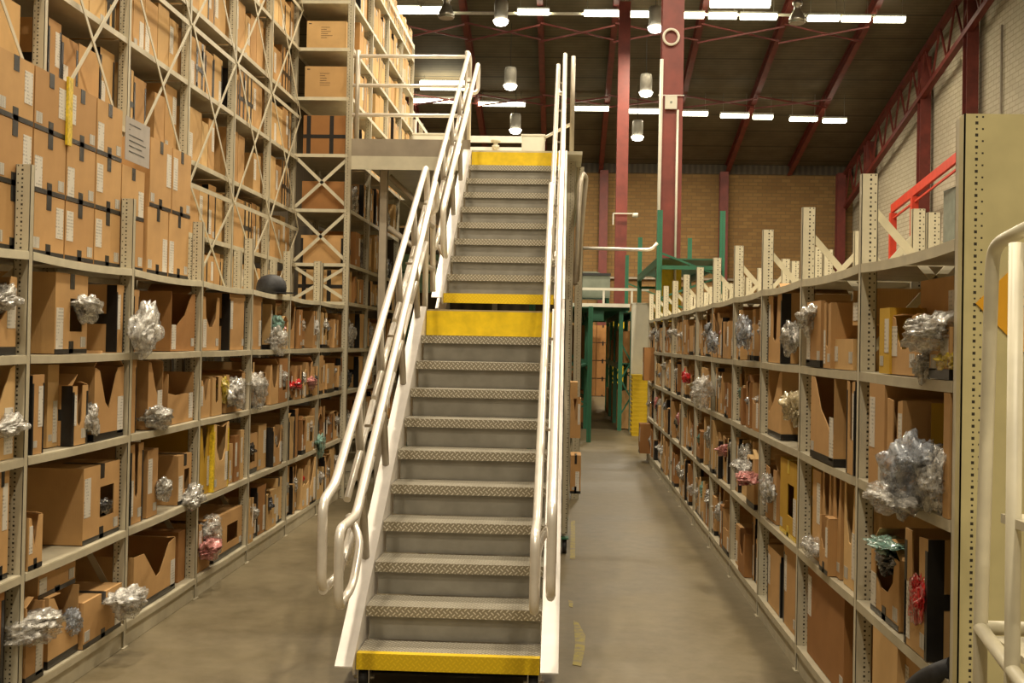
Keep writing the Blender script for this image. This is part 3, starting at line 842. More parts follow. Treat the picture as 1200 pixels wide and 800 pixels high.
# ---- end-facing cartons of the platform-side racking
ends = [(4.81,.43,.30,G,0,'square-cornered plain carton on the topmost visible end shelf'),(4.28,.45,.34,G,0,'plain printed carton on end shelf beneath the topmost one'),
        (3.67,.46,.42,B,4,'carton with black strap grid on end shelf level with platform rail'),
        (3.08,.46,.30,B,0,'dark brown carton behind upper end cross brace'),(2.50,.46,.30,T,2,'black-banded carton behind lower end cross brace'),
        (2.09,.50,.34,G,4,'black-banded golden carton behind lowest end cross brace'),(1.59,.38,.36,B,0,'plain carton low in end of the platform-side rack')]
for z, w, h, col, tp, lab in ends:
    o = carton(XA-.31, AD0+.05, z+.002, w, .42, h, 0, 'closed', col, tp, 0, marks=(z > 4), rng=random.Random(int(z*10))); tag(o, lab, 'carton')
rg = random.Random(9)
for k in range(6):
    for li, z in enumerate(ALEV):
        if (k >= 4 and z > 4.5) or (k >= 3 and z < 3.6): continue
        z = max(z, 3.682) if (k >= 3 and z < 3.7) else z
        if z < .5: continue
        zt_ = (ALEV+[6.4])[li+1]
        d0 = AD0+PITCH*k+.05+(.44 if k == 0 else 0); d = d0; e = AD0+PITCH*(k+1)-.05; n = 0
        while d < e-.12:
            w = min(rg.choice((.14,.18,.24,.3)), e-d)
            if rg.random() < .12: d += w; continue
            n += 1; h = (zt_-z-.07)*rg.uniform(.7,.97)
            if z < 3.4 and rg.random() < .45:
                bag(XA-.12, d+w/2, z+h*.42, .2, w*.95, h*1.0, rg.choice(('silver','black','clear')), ("plastic-wrapped goods, {o}"+f" on {ORD[li]} tier, {ORD[k]} bay of platform-side rack"))
            else:
                st = 'closed' if z > 2 else rg.choice(('closed','v','u'))
                o = carton(XA-.03, d+w/2, z+.001, w, .42, h, PI/2, st, rg.choice((G,T,B) if z < 3.5 else (G,T,G)), rg.choice((0,1,2)), rg.choice((0,1)), rng=rg)
                reg(o, "carton, {o}"+f" on {ORD[li]} tier up, {ORD[k]} bay of platform-side rack", ('plat', li, k), 'carton', 'cartons in the platform-side rack')
            d += w+.015

# ------------------------------------------------------------------ stair
RISE, RUN, RUN2, N1, N2 = .1732, .254, .2753, 10, 9
SD0 = 5.498; SX0, SX1 = -.975, -.0855
D2 = 9.144; Z2 = RISE*12
stair = empty('metal_staircase', ((SX0+SX1)/2, SD0, 0)); OX, OY = (SX0+SX1)/2, SD0
tag(stair, 'tall two-flight metal staircase with diamond-plate treads and yellow nosings', 'staircase')
def sp(o): o.location = (o.location[0]-OX, o.location[1]-OY, o.location[2]); return o
def tread(d, z, yellow=False, depth=.255, full=False, last=False):
    mb = MB()
    mb.box(SX0, SX1, d, d+depth, z-.006, z)
    mb.box(SX0, SX1, d, d+.006, z-.052, z-.006)
    o = sp(mb.build('tread', 'diamond_plate', stair))
    if yellow:
        y_ = MB(); hh = .17 if full else .075
        y_.box(SX0, SX1, d-.004, d+.045, z, z+.003); y_.box(SX0, SX1, d-.005, d-.001, z-hh, z+.003)
        n = y_.build('nosing', 'diamond_yellow' if not full else 'yellow_paint', o); n['label'] = 'yellow painted nosing'
def riser(d, z):   # recessed riser below the tread above
    mb = MB(); mb.box(SX0+.012, SX1-.004, d+.03, d+.035, z-RISE, z-.006); sp(mb.build('riser', 'riser_grey', stair))
for i in range(N1+1):
    d = SD0+RUN*i; z = RISE+RISE*i
    tread(d, z, yellow=i in (0, N1), full=(i == N1), depth=.255 if i < N1 else 1.16)
    if i > 0: riser(d, z)
for i in range(N2+1):
    d = D2+RUN2*i; z = Z2+RISE*i
    tread(d, z, yellow=i in (0, N2), full=(i == N2), depth=.255 if i < N2 else .09)
    if i > 0: riser(d, z)
ZT = Z2+RISE*N2   # 3.675
def nose(d, fl_): return (RISE+RISE/RUN*(d-SD0)) if fl_ == 1 else (Z2+RISE/RUN2*(d-D2))
for fl_, da, db in ((1, SD0-.085, SD0+RUN*N1+.02), (2, D2-.08, D2+RUN2*N2+.02)):
    for sgn, Xi in ((-1, SX0-.004), (1, SX1+.004)):
        mb = MB(); up_ = .012; th = .27
        def zt2(d): return nose(d, fl_)+up_
        zb = 0.03 if fl_ == 1 else 1.93
        poly = [(da, zt2(da)), (db, zt2(db)), (db, zt2(db)-th), ((da+th/.745-.02), max(zb, zt2(da)-.03)), (da+.05, max(zb-.0, zt2(da)-.05))] 
        x0, x1 = sorted((Xi, Xi+sgn*.006)); mb.prism(poly, 'x', x0, x1)
        x0, x1 = sorted((Xi, Xi+sgn*.086))
        mb.prism([(da, zt2(da)), (db, zt2(db)), (db, zt2(db)+.007), (da, zt2(da)+.007)], 'x', x0, x1)
        mb.prism([(da+.30, zt2(da+.3)-th), (db, zt2(db)-th), (db, zt2(db)-th+.007), (da+.3, zt2(da+.3)-th+.007)], 'x', x0, x1)
        sp(mb.build('stringer', 'stringer_paint', stair))
# landing frame and support legs
mb = MB()
for Xi in (SX0-.05, SX1+.044): mb.box(Xi-.004 if Xi < -.5 else Xi, Xi if Xi < -.5 else Xi+.004, SD0+RUN*N1, D2+.3, 1.76, 1.90)
mb.box(SX0-.05, SX1+.05, SD0+RUN*N1+.03, SD0+RUN*N1+.036, 1.76, 1.92); mb.box(SX0-.05, SX1+.05, D2+.26, D2+.266, 1.70, 1.925)
sp(mb.build('landing_frame', 'deck_brown', stair))
for X_, d in ((SX0-.02, 8.25), (SX1+.02, 8.25), (SX0-.02, 9.25), (SX1+.02, 9.25)):
    mb = MB(); mb.box(X_-.03, X_+.03, d-.03, d+.03, 0, 1.78); mb.box(X_-.06, X_+.06, d-.06, d+.06, 0, .01); sp(mb.build('support_leg', 'dark_rail', stair))
# casters / bolts at the foot
for X_ in (SX0+.03, SX1-.03):
    r_ = MB(); r_.tube([(X_-.02, SD0+.06, .045), (X_+.02, SD0+.06, .045)], .044, 16)
    mb = MB(); mb.box(X_-.03, X_-.024, SD0+.03, SD0+.1, .02, .13); mb.box(X_+.024, X_+.03, SD0+.03, SD0+.1, .02, .13); mb.tube([(X_-.05, SD0+.06, .045), (X_+.05, SD0+.06, .045)], .01, 8)
    cf = sp(mb.build('caster_fork', 'zinc', stair)); r_.build('caster_wheel', 'black_rubber', cf)
mb = MB(); mb.box(SX0+.01, SX1-.01, SD0+.30, SD0+.31, .0, .15); sp(mb.build('gap_shade_plate', 'black_rubber', stair))  # black sheet stands in for the dark gap under the bottom tread
for d, z in ((SD0+RUN*N1+.03, 1.9), (SD0+RUN*N1+.03, 1.83)):
    mb = MB()
    for X_ in (SX0-.02, SX1+.02): mb.tube([(X_, d-.03, z), (X_, d-.05, z)], .01, 8)
    sp(mb.build('bolt', 'zinc', stair))
# rails
R1 = .0215
def gl(d): return 1.036+.62*(d-5.147)
def gu(d): return 3.404+.6135*(d-9.57)
def hl(d): return .877+.675*(d-5.263)
def hu(d): return 2.753+.6055*(d-8.797)
def brackets(par, ds, f, Xh, Xg, sgn):
    for d in ds:
        mb = MB(); z = f(d); mb.tube([(Xh, d, z-.01), (Xh+sgn*.02, d, z-.06), (Xg, d, z-.06)], .009, 6); mb.build('bracket', 'dark_rail', par)
for sgn, Xg, Xh in ((-1, SX0-.053, SX0+.025), (1, SX1+.050, SX1-.020)):
    p = bend([(Xg, 4.97, .60), (Xg, 4.90, .64), (Xg, 4.89, .99), (Xg, 5.147, 1.036), (Xg, 8.27, gl(8.27)), (Xg, 8.36, 2.86), (Xg, 8.36, 1.93)], .07)
    mb = MB(); mb.tube(p, R1, 12); mb.tube(bend([(Xg, 4.93, .60), (Xg, 5.30, .60), (Xg, 5.62, .78)], .06), R1*.9, 10); sp(mb.build('guard_rail', 'rail_paint', stair))
    p = bend([(Xh, 4.96, .535), (Xh, 4.88, .56), (Xh, 4.87, .875), (Xh, 5.263, .877), (Xh, 8.19, hl(8.19)), (Xh, 8.30, 2.80), (Xh, 8.32, 2.66), (Xg, 8.38, 2.62)], .07)
    mb = MB(); mb.tube(p, R1, 12)
    mb.tube(bend([(Xh, 4.92, .54), (Xh, 5.22, .56), (Xh, 5.42, .74), (Xg, 5.50, .84)], .09), R1*.9, 10)
    h = sp(mb.build('handrail', 'rail_paint', stair)); brackets(h, (5.9, 6.6, 7.3, 8.0), hl, Xh, Xg, sgn)
    for dz in (.30, .60):
        for a, b_ in ((5.45, 6.15), (6.18, 6.85), (6.88, 7.55), (7.58, 8.34)):
            mb = MB(); mb.tube([(Xg, a, gl(a)-dz), (Xg, b_, gl(b_)-dz)], R1*.85, 10); sp(mb.build('mid_rail', 'rail_paint', stair))
    for df in (6.015, 6.64, 7.30, 7.95):
        mb = MB(); dt = df-.33; mb.tube([(Xg, df, nose(df, 1)+.012), (Xg, dt, gl(dt))], R1, 10); sp(mb.build('rail_post', 'dark_rail', stair))
    p = bend([(Xg, 8.86, 2.08), (Xg, 8.74, 2.75), (Xg, 8.80, gu(8.80)), (Xg, 11.62, gu(11.62)), (Xg, 11.80, 4.64), (Xg, 11.80, 3.70)], .07)
    mb = MB(); mb.tube(p, R1, 12); sp(mb.build('guard_rail', 'rail_paint', stair))
    p = bend([(Xg, 9.2, 2.46), (Xh, 9.05, 2.36), (Xh, 8.82, 2.42), (Xh, 8.76, 2.70), (Xh, 8.80, hu(8.80)), (Xh, 11.855, hu(11.855)), (Xh, 11.96, 4.60), (Xh, 11.93, 4.32), (Xg, 11.86, 4.30)], .07)
    mb = MB(); mb.tube(p, R1, 12)
    h = sp(mb.build('handrail', 'rail_paint', stair)); brackets(h, (9.4, 10.1, 10.8, 11.5), hu, Xh, Xg, sgn)
    for dz in (.30, .60):
        for a, b_ in ((8.95, 9.5), (9.52, 10.2), (10.22, 10.9), (10.92, 11.7)):
            mb = MB(); mb.tube([(Xg, a, gu(a)-dz), (Xg, b_, gu(b_)-dz)], R1*.85, 10); sp(mb.build('mid_rail', 'rail_paint', stair))
    for df in (9.687, 10.348, 11.0):
        mb = MB(); dt = df-.33; mb.tube([(Xg, df, nose(df, 2)+.012), (Xg, dt, gu(dt))], R1, 10); sp(mb.build('rail_post', 'dark_rail', stair))
    mb = MB(); mb.tube([(Xg, 8.36, 2.58), (Xg, 8.78, 2.58)], R1*.85, 10); sp(mb.build('mid_rail', 'dark_rail', stair))
    mb = MB(); mb.tube([(Xg, 8.36, 2.25), (Xg, 8.83, 2.25)], R1*.85, 10); sp(mb.build('mid_rail', 'dark_rail', stair))

# ------------------------------------------------------------------ platform
PD0, PD1 = 11.72, 19.0
plat = empty('raised_platform', (-1.1, PD0, 0)); tag(plat, 'raised mezzanine platform with steel edge beam and three-bar railing at the stair top', 'platform')
def pp(o): o.location = (o.location[0]+1.1, o.location[1]-PD0, o.location[2]); return o
mb = MB(); mb.box(-2.24, .16, PD0, PD1, 3.64, 3.675); mb.box(-3.1, -2.24, 15.70, PD1+.3, 3.64, 3.675); pp(mb.build('deck', 'deck_light', plat))
mb = MB(); mb.box(-2.24, -1.0, PD0-.006, PD0, 3.60, 3.78); pp(mb.build('toe_board', 'deck_brown', plat))
mb = MB(); mb.box(-2.24, -1.0, PD0-.012, PD0-.006, 3.46, 3.60); pp(mb.build('edge_beam', 'deck_light', plat))
for z in (4.67, 4.36, 4.05):
    mb = MB(); mb.tube([(-2.26, PD0+.1, z), (-1.04, PD0+.1, z)], .02, 10); pp(mb.build('rail', 'rail_paint', plat))
for X_, d in ((-2.21, PD0+.1), (-1.06, PD0+.1), (.05, PD0+.28), (-2.2, 16.3)):
    mb = MB(); mb.tube([(X_, d, 3.675), (X_, d, 4.73 if d < 13 else 4.88)], .025, 10); pp(mb.build('rail_post', 'dark_rail', plat))
mb = MB(); mb.box(-2.2, -.44, 16.27, 16.32, 4.56, 4.65); pp(mb.build('rear_rail', 'rail_paint', plat))
mb = MB(); mb.box(-2.2, -.44, 16.27, 16.32, 4.42, 4.49); pp(mb.build('rear_rail', 'rail_paint', plat))
mb = MB(); mb.box(-.48, -.36, 16.25, 16.35, 3.675, 4.68); pp(mb.build('rear_post', 'rail_paint', plat))
mb = MB(); mb.tube([(-.40, 16.3, 4.60), (.05, PD0+.3, 4.02)], .02, 8); pp(mb.build('side_rail', 'rail_paint', plat))
for X_, d in ((.008, 12.0), (.11, 12.4), (-2.0, 12.1), (-1.35, 12.1), (-2.0, 18.9), (.06, 18.9), (-1.2, 18.9)):
    mb = MB(); mb.box(0, .085, 0, .004, 0, 3.62); mb.box(0, .004, 0, .06, 0, 3.62); mb.box(.081, .085, 0, .06, 0, 3.62)
    pp(mb.build('support_post', 'post_paint' if X_ > -.5 else 'dark_rail', plat, loc=(X_, d, 0)))
mb = MB()
mb.tube([(-1.9, 12.12, 3.45), (-1.35, 12.14, 2.95)], .03, 8); mb.tube([(-1.9, 12.12, 2.9), (-1.35, 12.14, 2.5)], .03, 8)
pp(mb.build('knee_brace', 'dark_rail', plat))
mb = MB(); mb.box(-8.9, .10, 19.4, 19.46, 0, 3.62); struct(mb.build('wall_shade_backing', 'dark_siding'))  # dark sheet added to keep the space under the platform dark
# things on the platform
def cabinet(name, x0, x1, y0, y1, z0, z1, mat, label, cat, door=None):
    r = empty(name, ((x0+x1)/2, y0, z0)); w = (x1-x0)/2
    mb = MB(); mb.box(-w, w, .01, y1-y0, 0, z1-z0); mb.box(-w-.01, w+.01, 0, y1-y0+.01, z1-z0-.02, z1-z0); mb.build('cabinet_body', mat, r)
    mb = MB(); mb.box(-w+.02, w-.02, 0, .01, .03, z1-z0-.04); mb.box(w-.08, w-.06, -.012, 0, (z1-z0)*.4, (z1-z0)*.6); mb.build('door', door or mat, r)
    tag(r, label, cat); return r
cabinet('storage_cabinet', -.60, -.30, 15.0, 15.4, 3.676, 4.45, 'white_panel', 'pale metal cabinet standing on the raised platform behind the stair top', 'cabinet')
cabinet('storage_cabinet', -2.05, -1.35, 15.0, 15.4, 3.676, 4.45, 'white_panel', 'wide pale cabinet on the platform behind the stair railing', 'cabinet')
# small beacon on the rail
mb = MB(); mb.lathe([(.03,0),(.05,.02),(.055,.05),(.03,.055),(.035,.09),(.07,.1),(.07,.13),(.02,.14)], 16); o = mb.build('beacon', 'rack_light', None, loc=(-1.02, 16.2, 4.42)); tag(o, 'small round beacon fixed on the rear platform rail', 'beacon')
o.location[2] = 4.45

# green conveyor and machinery seen under the platform
r = empty('conveyor', (-1.30, 14.0, 0)); tag(r, 'green-sided conveyor crossing under the raised platform', 'conveyor')
mb = MB(); mb.box(-.75, 1.0, 0, .03, 2.31, 2.52); mb.box(-.75, 1.0, 0, .03, 2.55, 2.76); mb.box(-.75, 1.0, .6, .63, 2.31, 2.52); mb.build('side_guard', 'green_box', r)
mb = MB()
for i in range(14): mb.tube([(-.7+.12*i, .03, 2.46), (-.7+.12*i, .6, 2.46)], .025, 8)
mb.build('rollers', 'zinc', r)
for x in (-.7, .9):
    mb = MB(); mb.box(x-.03, x+.03, .03, .07, 0, 2.76); mb.box(x-.03, x+.03, .56, .60, 0, 2.5); mb.build('support_leg', 'green_steel', r)
r = empty('work_light', (P(487,270,15.2)[0], 15.2, P(487,270,15.2)[2])); 
mb = MB(); mb.lathe([(.09,0),(.10,.02),(.07,.1),(.03,.14)], 16); mb.build('light_housing', 'lamp_housing', r)
mb = MB(); mb.lathe([(.085,-.012),(.085,-.002)], 16); mb.build('lens', 'lens_glow', r)
mb = MB(); mb.tube([(0,0,.14),(0,0,3.64-P(487,270,15.2)[2])], .01, 6); mb.build('stem', 'lamp_housing', r); tag(r, 'bright round work light glowing under the platform by the stair handrail', 'light')

# ------------------------------------------------------------------ rolling cart beside the stair (right)
r = empty('rolling_cart', (.03, 9.7, 0)); tag(r, 'tall perforated-post rolling cart parked tight against the staircase', 'cart')
for x, y in ((-.02, -.5), (-.02, .5)):
    mb = MB(); mb.box(0, .05, 0, .004, .16, 2.05); mb.box(0, .004, 0, .04, .16, 2.05); mb.box(.046, .05, 0, .04, .16, 2.05); mb.build('post', 'post_paint', r, loc=(x, y, 0))
    f = MB(); f.box(x-.01, x+.06, y-.03, y+.08, .118, .13); f.box(x, x+.006, y, y+.04, .05, .12); fk = f.build('caster_fork', 'green_steel', r)
    w_ = MB(); w_.tube([(x+.01, y+.02, .055), (x+.045, y+.02, .055)], .055, 18); w_.build('caster_wheel', 'black_rubber', fk)
for z in (.18, .60, 1.0, 1.4, 1.8):
    mb = MB(); mb.box(-.02, .03, -.48, .52, z, z+.03); mb.build('shelf', 'rack_paint', r)
CL = ['sealed carton jutting from the cart into the open aisle, lowest one','torn carton above the lowest one on the aisle side of the cart','small carton topping the cart load on its aisle side']
for i, (x0, x1, y0, y1, d) in enumerate(((668,681,534,578,9.6),(668,681,467,513,10.1),(668,677,448,467,10.15))):
    p0 = P(x0, y1, d); p1 = P(x1, y0, d)
    o = carton((p0[0]+p1[0])/2, d, p0[2], p1[0]-p0[0], .3, p1[2]-p0[2], 0, 'v' if i == 1 else 'closed', T, 1 if i == 0 else 0, 1, rng=random.Random(i)); tag(o, CL[i], 'carton')
mb = MB(); mb.tube(bend([P(674,333,11.2), P(680,215,11.6), P(683,203,11.7), P(687,208,11.9), P(676,330,11.9)], .05), .024, 10); o = mb.build('pipe_rail', 'dark_rail'); tag(o, 'grey bent pipe rail rising beyond the rolling cart', 'pipe rail')

# ------------------------------------------------------------------ far aisle: green pallet racks
def green_rack(x, d0, d1, depth, top, label, lev=(1.3, 2.3, 3.2), n=3, lev0=None):
    r = empty('pallet_rack', (x, d0, 0)); tag(r, label, 'pallet rack')
    for k in range(n+1):
        y = (d1-d0)*k/n
        for xx in (0, depth):
            mb = MB(); mb.box(0, .08, 0, .05, 0, top[k % len(top)]); mb.build('upright', 'green_post', r, loc=(xx-(.08 if xx else 0), y, 0))
        mb = MB(); z = .3
        while z < min(top)-.7: mb.bar((.05, y+.025, z), (depth-.05, y+.025, z+.35), .03, .03); mb.bar((depth-.05, y+.025, z+.35), (.05, y+.025, z+.7), .03, .03); z += .7
        mb.build('lattice', 'green_steel', r)
    for k in range(n):
        for z in (lev0 if (k == 0 and lev0) else lev):
            mb = MB(); y0, y1 = (d1-d0)*k/n+.05, (d1-d0)*(k+1)/n
            for xx in (0, depth-.05): mb.box(xx, xx+.05, y0, y1, z-.1, z)
            mb.box(0, depth, y0, y1, z, z+.02); mb.build('beam_shelf', 'green_steel', r)
    return r
green_rack(1.40, 17.4, 26.4, 1.03, (3.75, 3.75), 'green pallet rack with tall uprights beside the yellow totes', n=2, lev=(1.3, 2.3), lev0=(3.0,))
green_rack(1.08, 22.3, 28.9, .30, (2.33, 2.33), 'narrow green rack of cartons along the far aisle behind the totes', n=3, lev=(1.3, 2.3))
green_rack(-.55, 19.55, 34.55, 1.05, (2.33, 2.33), 'dark green pallet rack lining the far aisle on the stair side', n=5, lev=(1.3, 2.3))
mb = MB(); mb.box(-.55, 1.28, 22.2, 36.0, 2.42, 2.47)  # deck added over the far aisle to shade it
for i in range(12): mb.box(-.55, 1.28, 22.3+i*1.1, 22.36+i*1.1, 2.34, 2.42)
o = mb.build('aisle_shade_deck', 'green_steel'); tag(o, 'low deck added to shade the far aisle between the green racks', 'deck')
rg = random.Random(15)
nn = 0
for (x, dpt, side, lab) in ((1.09, .27, 1, 'totes-side green rack'), (.44, .6, -1, 'stair-side green rack')):
    for lev, z in enumerate((.02, 1.32, 2.32)):
        for k in range(15):
            d = 22.45+.78*k
            if side > 0 and (d > 28. or min(abs(d+.35-(22.32+2.2*q)) for q in range(4)) < .33): continue
            if z > 2: continue
            if side < 0 and min(abs(d+.35-(19.5+3*q)) for q in range(5)) < .4: continue
            if rg.random() < .18: continue
            w = rg.uniform(.4,.6); h = rg.uniform(.45,.85)
            o = carton(x, d+.35, z+.001, w, dpt, h, -PI/2 if side > 0 else PI/2, 'closed', rg.choice((T,B,B)), rg.choice((0,1)), 0, rng=rg)
            reg(o, "big carton, {o}"+f" along {['floor','middle','upper'][lev]} tier of the {lab}", (lab, lev), 'carton', 'cartons in the far green racks')
for c in range(3):  # stacks added to give the far aisle a dark end
    for q in range(4):
        o = carton(.42+.42*c, 36.4, .001+.57*q, .40, .5, .56, 0, 'closed', B, 1, 0, rng=random.Random(c*4+q)); tag(o, f"big brown carton, {ORD[q]} up in the {['stair-side','middle','wall-side'][c]} stack added to darken the far aisle end", 'carton')
# pale side panel + yellow totes at the end of the cross aisle
cabinet('end_locker', 1.285, 1.66, 21.6, 21.8, 0, 2.48, 'white_panel', 'tall pale cabinet end above the yellow totes past the cross aisle', 'cabinet')
for i in range(14):
    r = empty('plastic_tote', (1.46, 21.1, .0+.081*i)); z0 = 0; h = .078
    mb = MB(); w = .185
    mb.prism([(-w+.02, 0), (w-.02, 0), (w-.008, h-.016), (-w+.008, h-.016)], 'y', 0, .42)
    mb.box(-w, w, -.008, .43, h-.02, h)
    mb.build('tote_shell', 'yellow_plastic', r)
    tag(r, f"yellow tote, {ORD[i]} up from the floor in the stack by the green upright", 'tote', 'stacked yellow totes')
# brown tote/cartons beyond the stair on the far side: grey machine, white rails
r = empty('parts_machine', (.60, 22.5, 2.475)); tag(r, 'grey-green sorting machine with sloping hood on the low deck beyond the staircase', 'machine')
mb = MB(); mb.prism([(-.34, .12), (.30, .12), (.30, .55), (.02, .64), (-.34, .64)], 'y', 0, .9); mb.build('hood', 'grey_machine', r)
mb = MB(); mb.box(-.34, .31, -.02, .0, .56, .61); mb.build('hood_edge', 'black_rubber', r)
for x in (-.30, .26):
    for y in (.05, .8):
        mb = MB(); mb.box(x-.03, x+.03, y, y+.05, 0, .12); mb.build('support_leg', 'green_steel', r)
r = empty('deck_rail', (.2, 22.28, 2.475)); tag(r, 'white bar railing along the front edge of the low deck', 'railing')
mb = MB(); mb.box(0, 1.45, 0, .04, .26, .31); mb.build('rail', 'white_conduit', r)
for x in (.02, .55, 1.10):
    mb = MB(); mb.box(x, x+.04, .005, .035, 0, .26); mb.build('rail_post', 'white_conduit', r)
mb = MB(); mb.box(-.7, 1.08, -.13, -.09, -.07, .0); mb.build('fascia', 'white_conduit', r)
cabinet('storage_bin', .48, .78, 22.3, 22.5, 1.0, 1.19, 'green_steel', 'green box hanging beneath the front edge of the low deck', 'bin')
bpy.data.objects['storage_bin'].location[2] = 2.14
mb = MB(); mb.tube(bend([(.2, 15.0, 2.95), (1.13, 15.0, 2.94), (1.21, 15.0, 3.03)], .08), .022, 8); o = mb.build('handrail_bar', 'rail_paint'); tag(o, 'white horizontal rail bar bent up at its end beyond the stairs', 'rail')
mb = MB(); mb.bar((1.46, 17.33, 2.87), (2.4, 17.33, 2.87), .06, .06); mb.bar((1.46, 21.85, 2.78), (2.36, 21.85, 2.78), .05, .05); o = mb.build('cross_beam', 'green_steel'); tag(o, 'green steel cross beams spanning between tall green uprights', 'beam')
# ------------------------------------------------------------------ column fittings
def box_part(name, mat, a, parent=None, loc=(0,0,0)):
    mb = MB(); mb.box(*a); return mb.build(name, mat, parent, loc)
r = empty('wireless_router', (1.735, 19.19, 5.77)); tag(r, 'square white wireless access box bolted on the big red column', 'router')
box_part('router_case', 'white_panel', (-.10,.10,-.05,0,-.11,.11), r); mb = MB(); mb.lathe([(.02,0),(.02,.004)], 12); o = mb.build('emblem', 'grey_machine', r, loc=(.0,-.052,0)); o.rotation_euler = (PI/2,0,0)
box_part('bracket', 'zinc', (-.22,.22,-.012,.0,.12,.135), r)
mb = MB()
for k in range(0):
    pass
mb.tube([(.125*math.cos(2*PI*i/24), 0, .13*math.sin(2*PI*i/24)) for i in range(25)], .022, 8, cap=False); o = mb.build('cable_coil', 'white_conduit', None, loc=(1.72, 19.17, 6.88)); tag(o, 'coiled white cable hanging on the big red column', 'cable')
mb = MB(); mb.tube([(1.555, 19.16, 2.6), (1.57, 19.16, 6.5)], .03, 8); o = mb.build('conduit_pipe', 'white_conduit'); tag(o, 'white conduit up the side of the big red column nearer the stairs', 'conduit')
mb = MB(); mb.tube([(1.85, 19.18, 2.4), (1.85, 19.18, 5.65)], .02, 8); o = mb.build('conduit_pipe', 'white_conduit'); tag(o, 'thin white conduit dropping below the wireless access box', 'conduit')
r = empty('security_camera', (1.46, 29.75, 5.1)); tag(r, 'small security camera on an arm on the slimmer red column', 'camera')
mb = MB(); mb.bar((-.22,0,0),(.3,0,0),.03,.03); mb.bar((-.22,0,0),(-.22,0,-.3),.03,.03); mb.build('arm', 'white_conduit', r)
mb = MB(); mb.tube([(.28,-.05,-.05),(.42,-.05,-.05)], .06, 12); mb.build('camera_body', 'white_conduit', r)

# ------------------------------------------------------------------ right wall: red stair, wall cabinet
r = empty('wall_stair', (9.4, 29.0, 0)); tag(r, 'bright red steel stair climbing along the pale brick wall', 'stair')
mb = MB(); mb.bar((0, 4.2, 5.73), (0, -1.4, 6.36), .08, .24); mb.build('stair_stringer', 'red_bright', r)
mb = MB(); mb.bar((0, 4.0, 5.45), (0, -1.6, 6.1), .05, .05); mb.build('stair_rail', 'red_bright', r)
for y in (4.1, 2.1):
    mb = MB(); mb.box(-.09, .09, y-.08, y+.08, 0, 5.6+(4.1-y)*.11); mb.build('support_post', 'red_bright', r)
cabinet('wall_locker', 9.75, 10.38, 28.5, 29.8, 4.1, 5.8, 'grey_machine', 'grey metal enclosure high on the pale brick wall', 'enclosure')
mb = MB(); mb.tube([(XW-.05, 27.6, 0), (XW-.05, 27.6, 9.5)], .03, 6); o = mb.build('downpipe', 'deck_brown'); tag(o, 'thin dark pipe running down the pale brick wall', 'pipe')

# ------------------------------------------------------------------ orange sign and ladder cart by the end panel
mb = MB(); s = .19
mb.prism([(-s,0),(0,-s),(s,0),(0,s)], 'y', -.004, 0); sg = mb.build('warning_sign', 'orange_sign', None, loc=(1.285+.19, RD0-.069, 1.847)); tag(sg, 'orange diamond sign on the big beige end panel', 'sign')
mb = MB(); mb.box(-.05,.05,-.006,-.004,.02,.026); mb.box(-.05,.05,-.006,-.004,-.01,-.004); mb.box(-.04,.04,-.006,-.004,.05,.056); mb.build('sign_print', 'black_tape', sg)
r = empty('ladder_cart', (0,0,0)); tag(r, 'cream tube-framed ladder cart in front of the beige end panel', 'ladder cart')
t = .0165
mb = MB(); mb.tube(bend([P(1149,735,2.75)[:2]+(0.05,), P(1149,735,2.75), P(1163,300,2.8), P(1170,284,2.77), P(1215,262,2.55)], .05), t, 12); mb.build('rail', 'cart_paint', r)
mb = MB(); mb.tube([P(1186,785,2.5)[:2]+(.05,), P(1186,785,2.5), P(1191,285,2.6)], t, 12); mb.build('rail', 'cart_paint', r)
a = P(1149,735,2.75); b2 = P(1186,785,2.5)
dirv = Vector(b2)-Vector(a)
mb = MB(); mb.tube([a, tuple(Vector(a)+dirv*2.0)], t, 12); mb.tube([tuple(Vector(a)+Vector((.5,0,0))), tuple(Vector(a)+dirv*2+Vector((.5,0,0)))], t, 12); mb.tube([a, tuple(Vector(a)+Vector((.5,0,0)))], t, 10); mb.build('step_frame', 'cart_paint', r)
mb = MB(); zt_ = a[2]-.01; mb.box(a[0]+.02, a[0]+.5, 2.0, 2.73, zt_-.02, zt_-.004); mb.build('step', 'rack_light', r)
zz = P(1192,602,2.6)[2]; mb = MB(); mb.box(b2[0]+.01, a[0]+.5, 2.3, 2.6, zz-.02, zz); mb.build('step', 'cart_paint', r)
for x, y in ((a[0]+.5, 2.75), (a[0]+.5, 2.05)):
    mb = MB(); mb.tube([(x, y, .05), (x, y, 2.0)], t, 10); mb.build('rail', 'cart_paint', r)
for x, y in ((a[0], 2.75), (b2[0], 2.5), (a[0]+.5, 2.75), (a[0]+.5, 2.05)):
    mb = MB(); mb.tube([(x-.012, y, .03), (x+.012, y, .03)], .03, 12); mb.build('caster_wheel', 'black_rubber', r)
# dark item leaning off the lower shelf by the panel
mb = MB()
mb.tube(bend([(XR-.03, 4.25, .20), (XR-.06, 4.05, .42), (XR-.04, 3.86, .60), (XR+.03, 3.74, .68)], .1), .035, 10); o = mb.build('umbrella', 'cap_black'); tag(o, 'black folded umbrella leaning out of the lower shelf beside the end panel', 'umbrella')

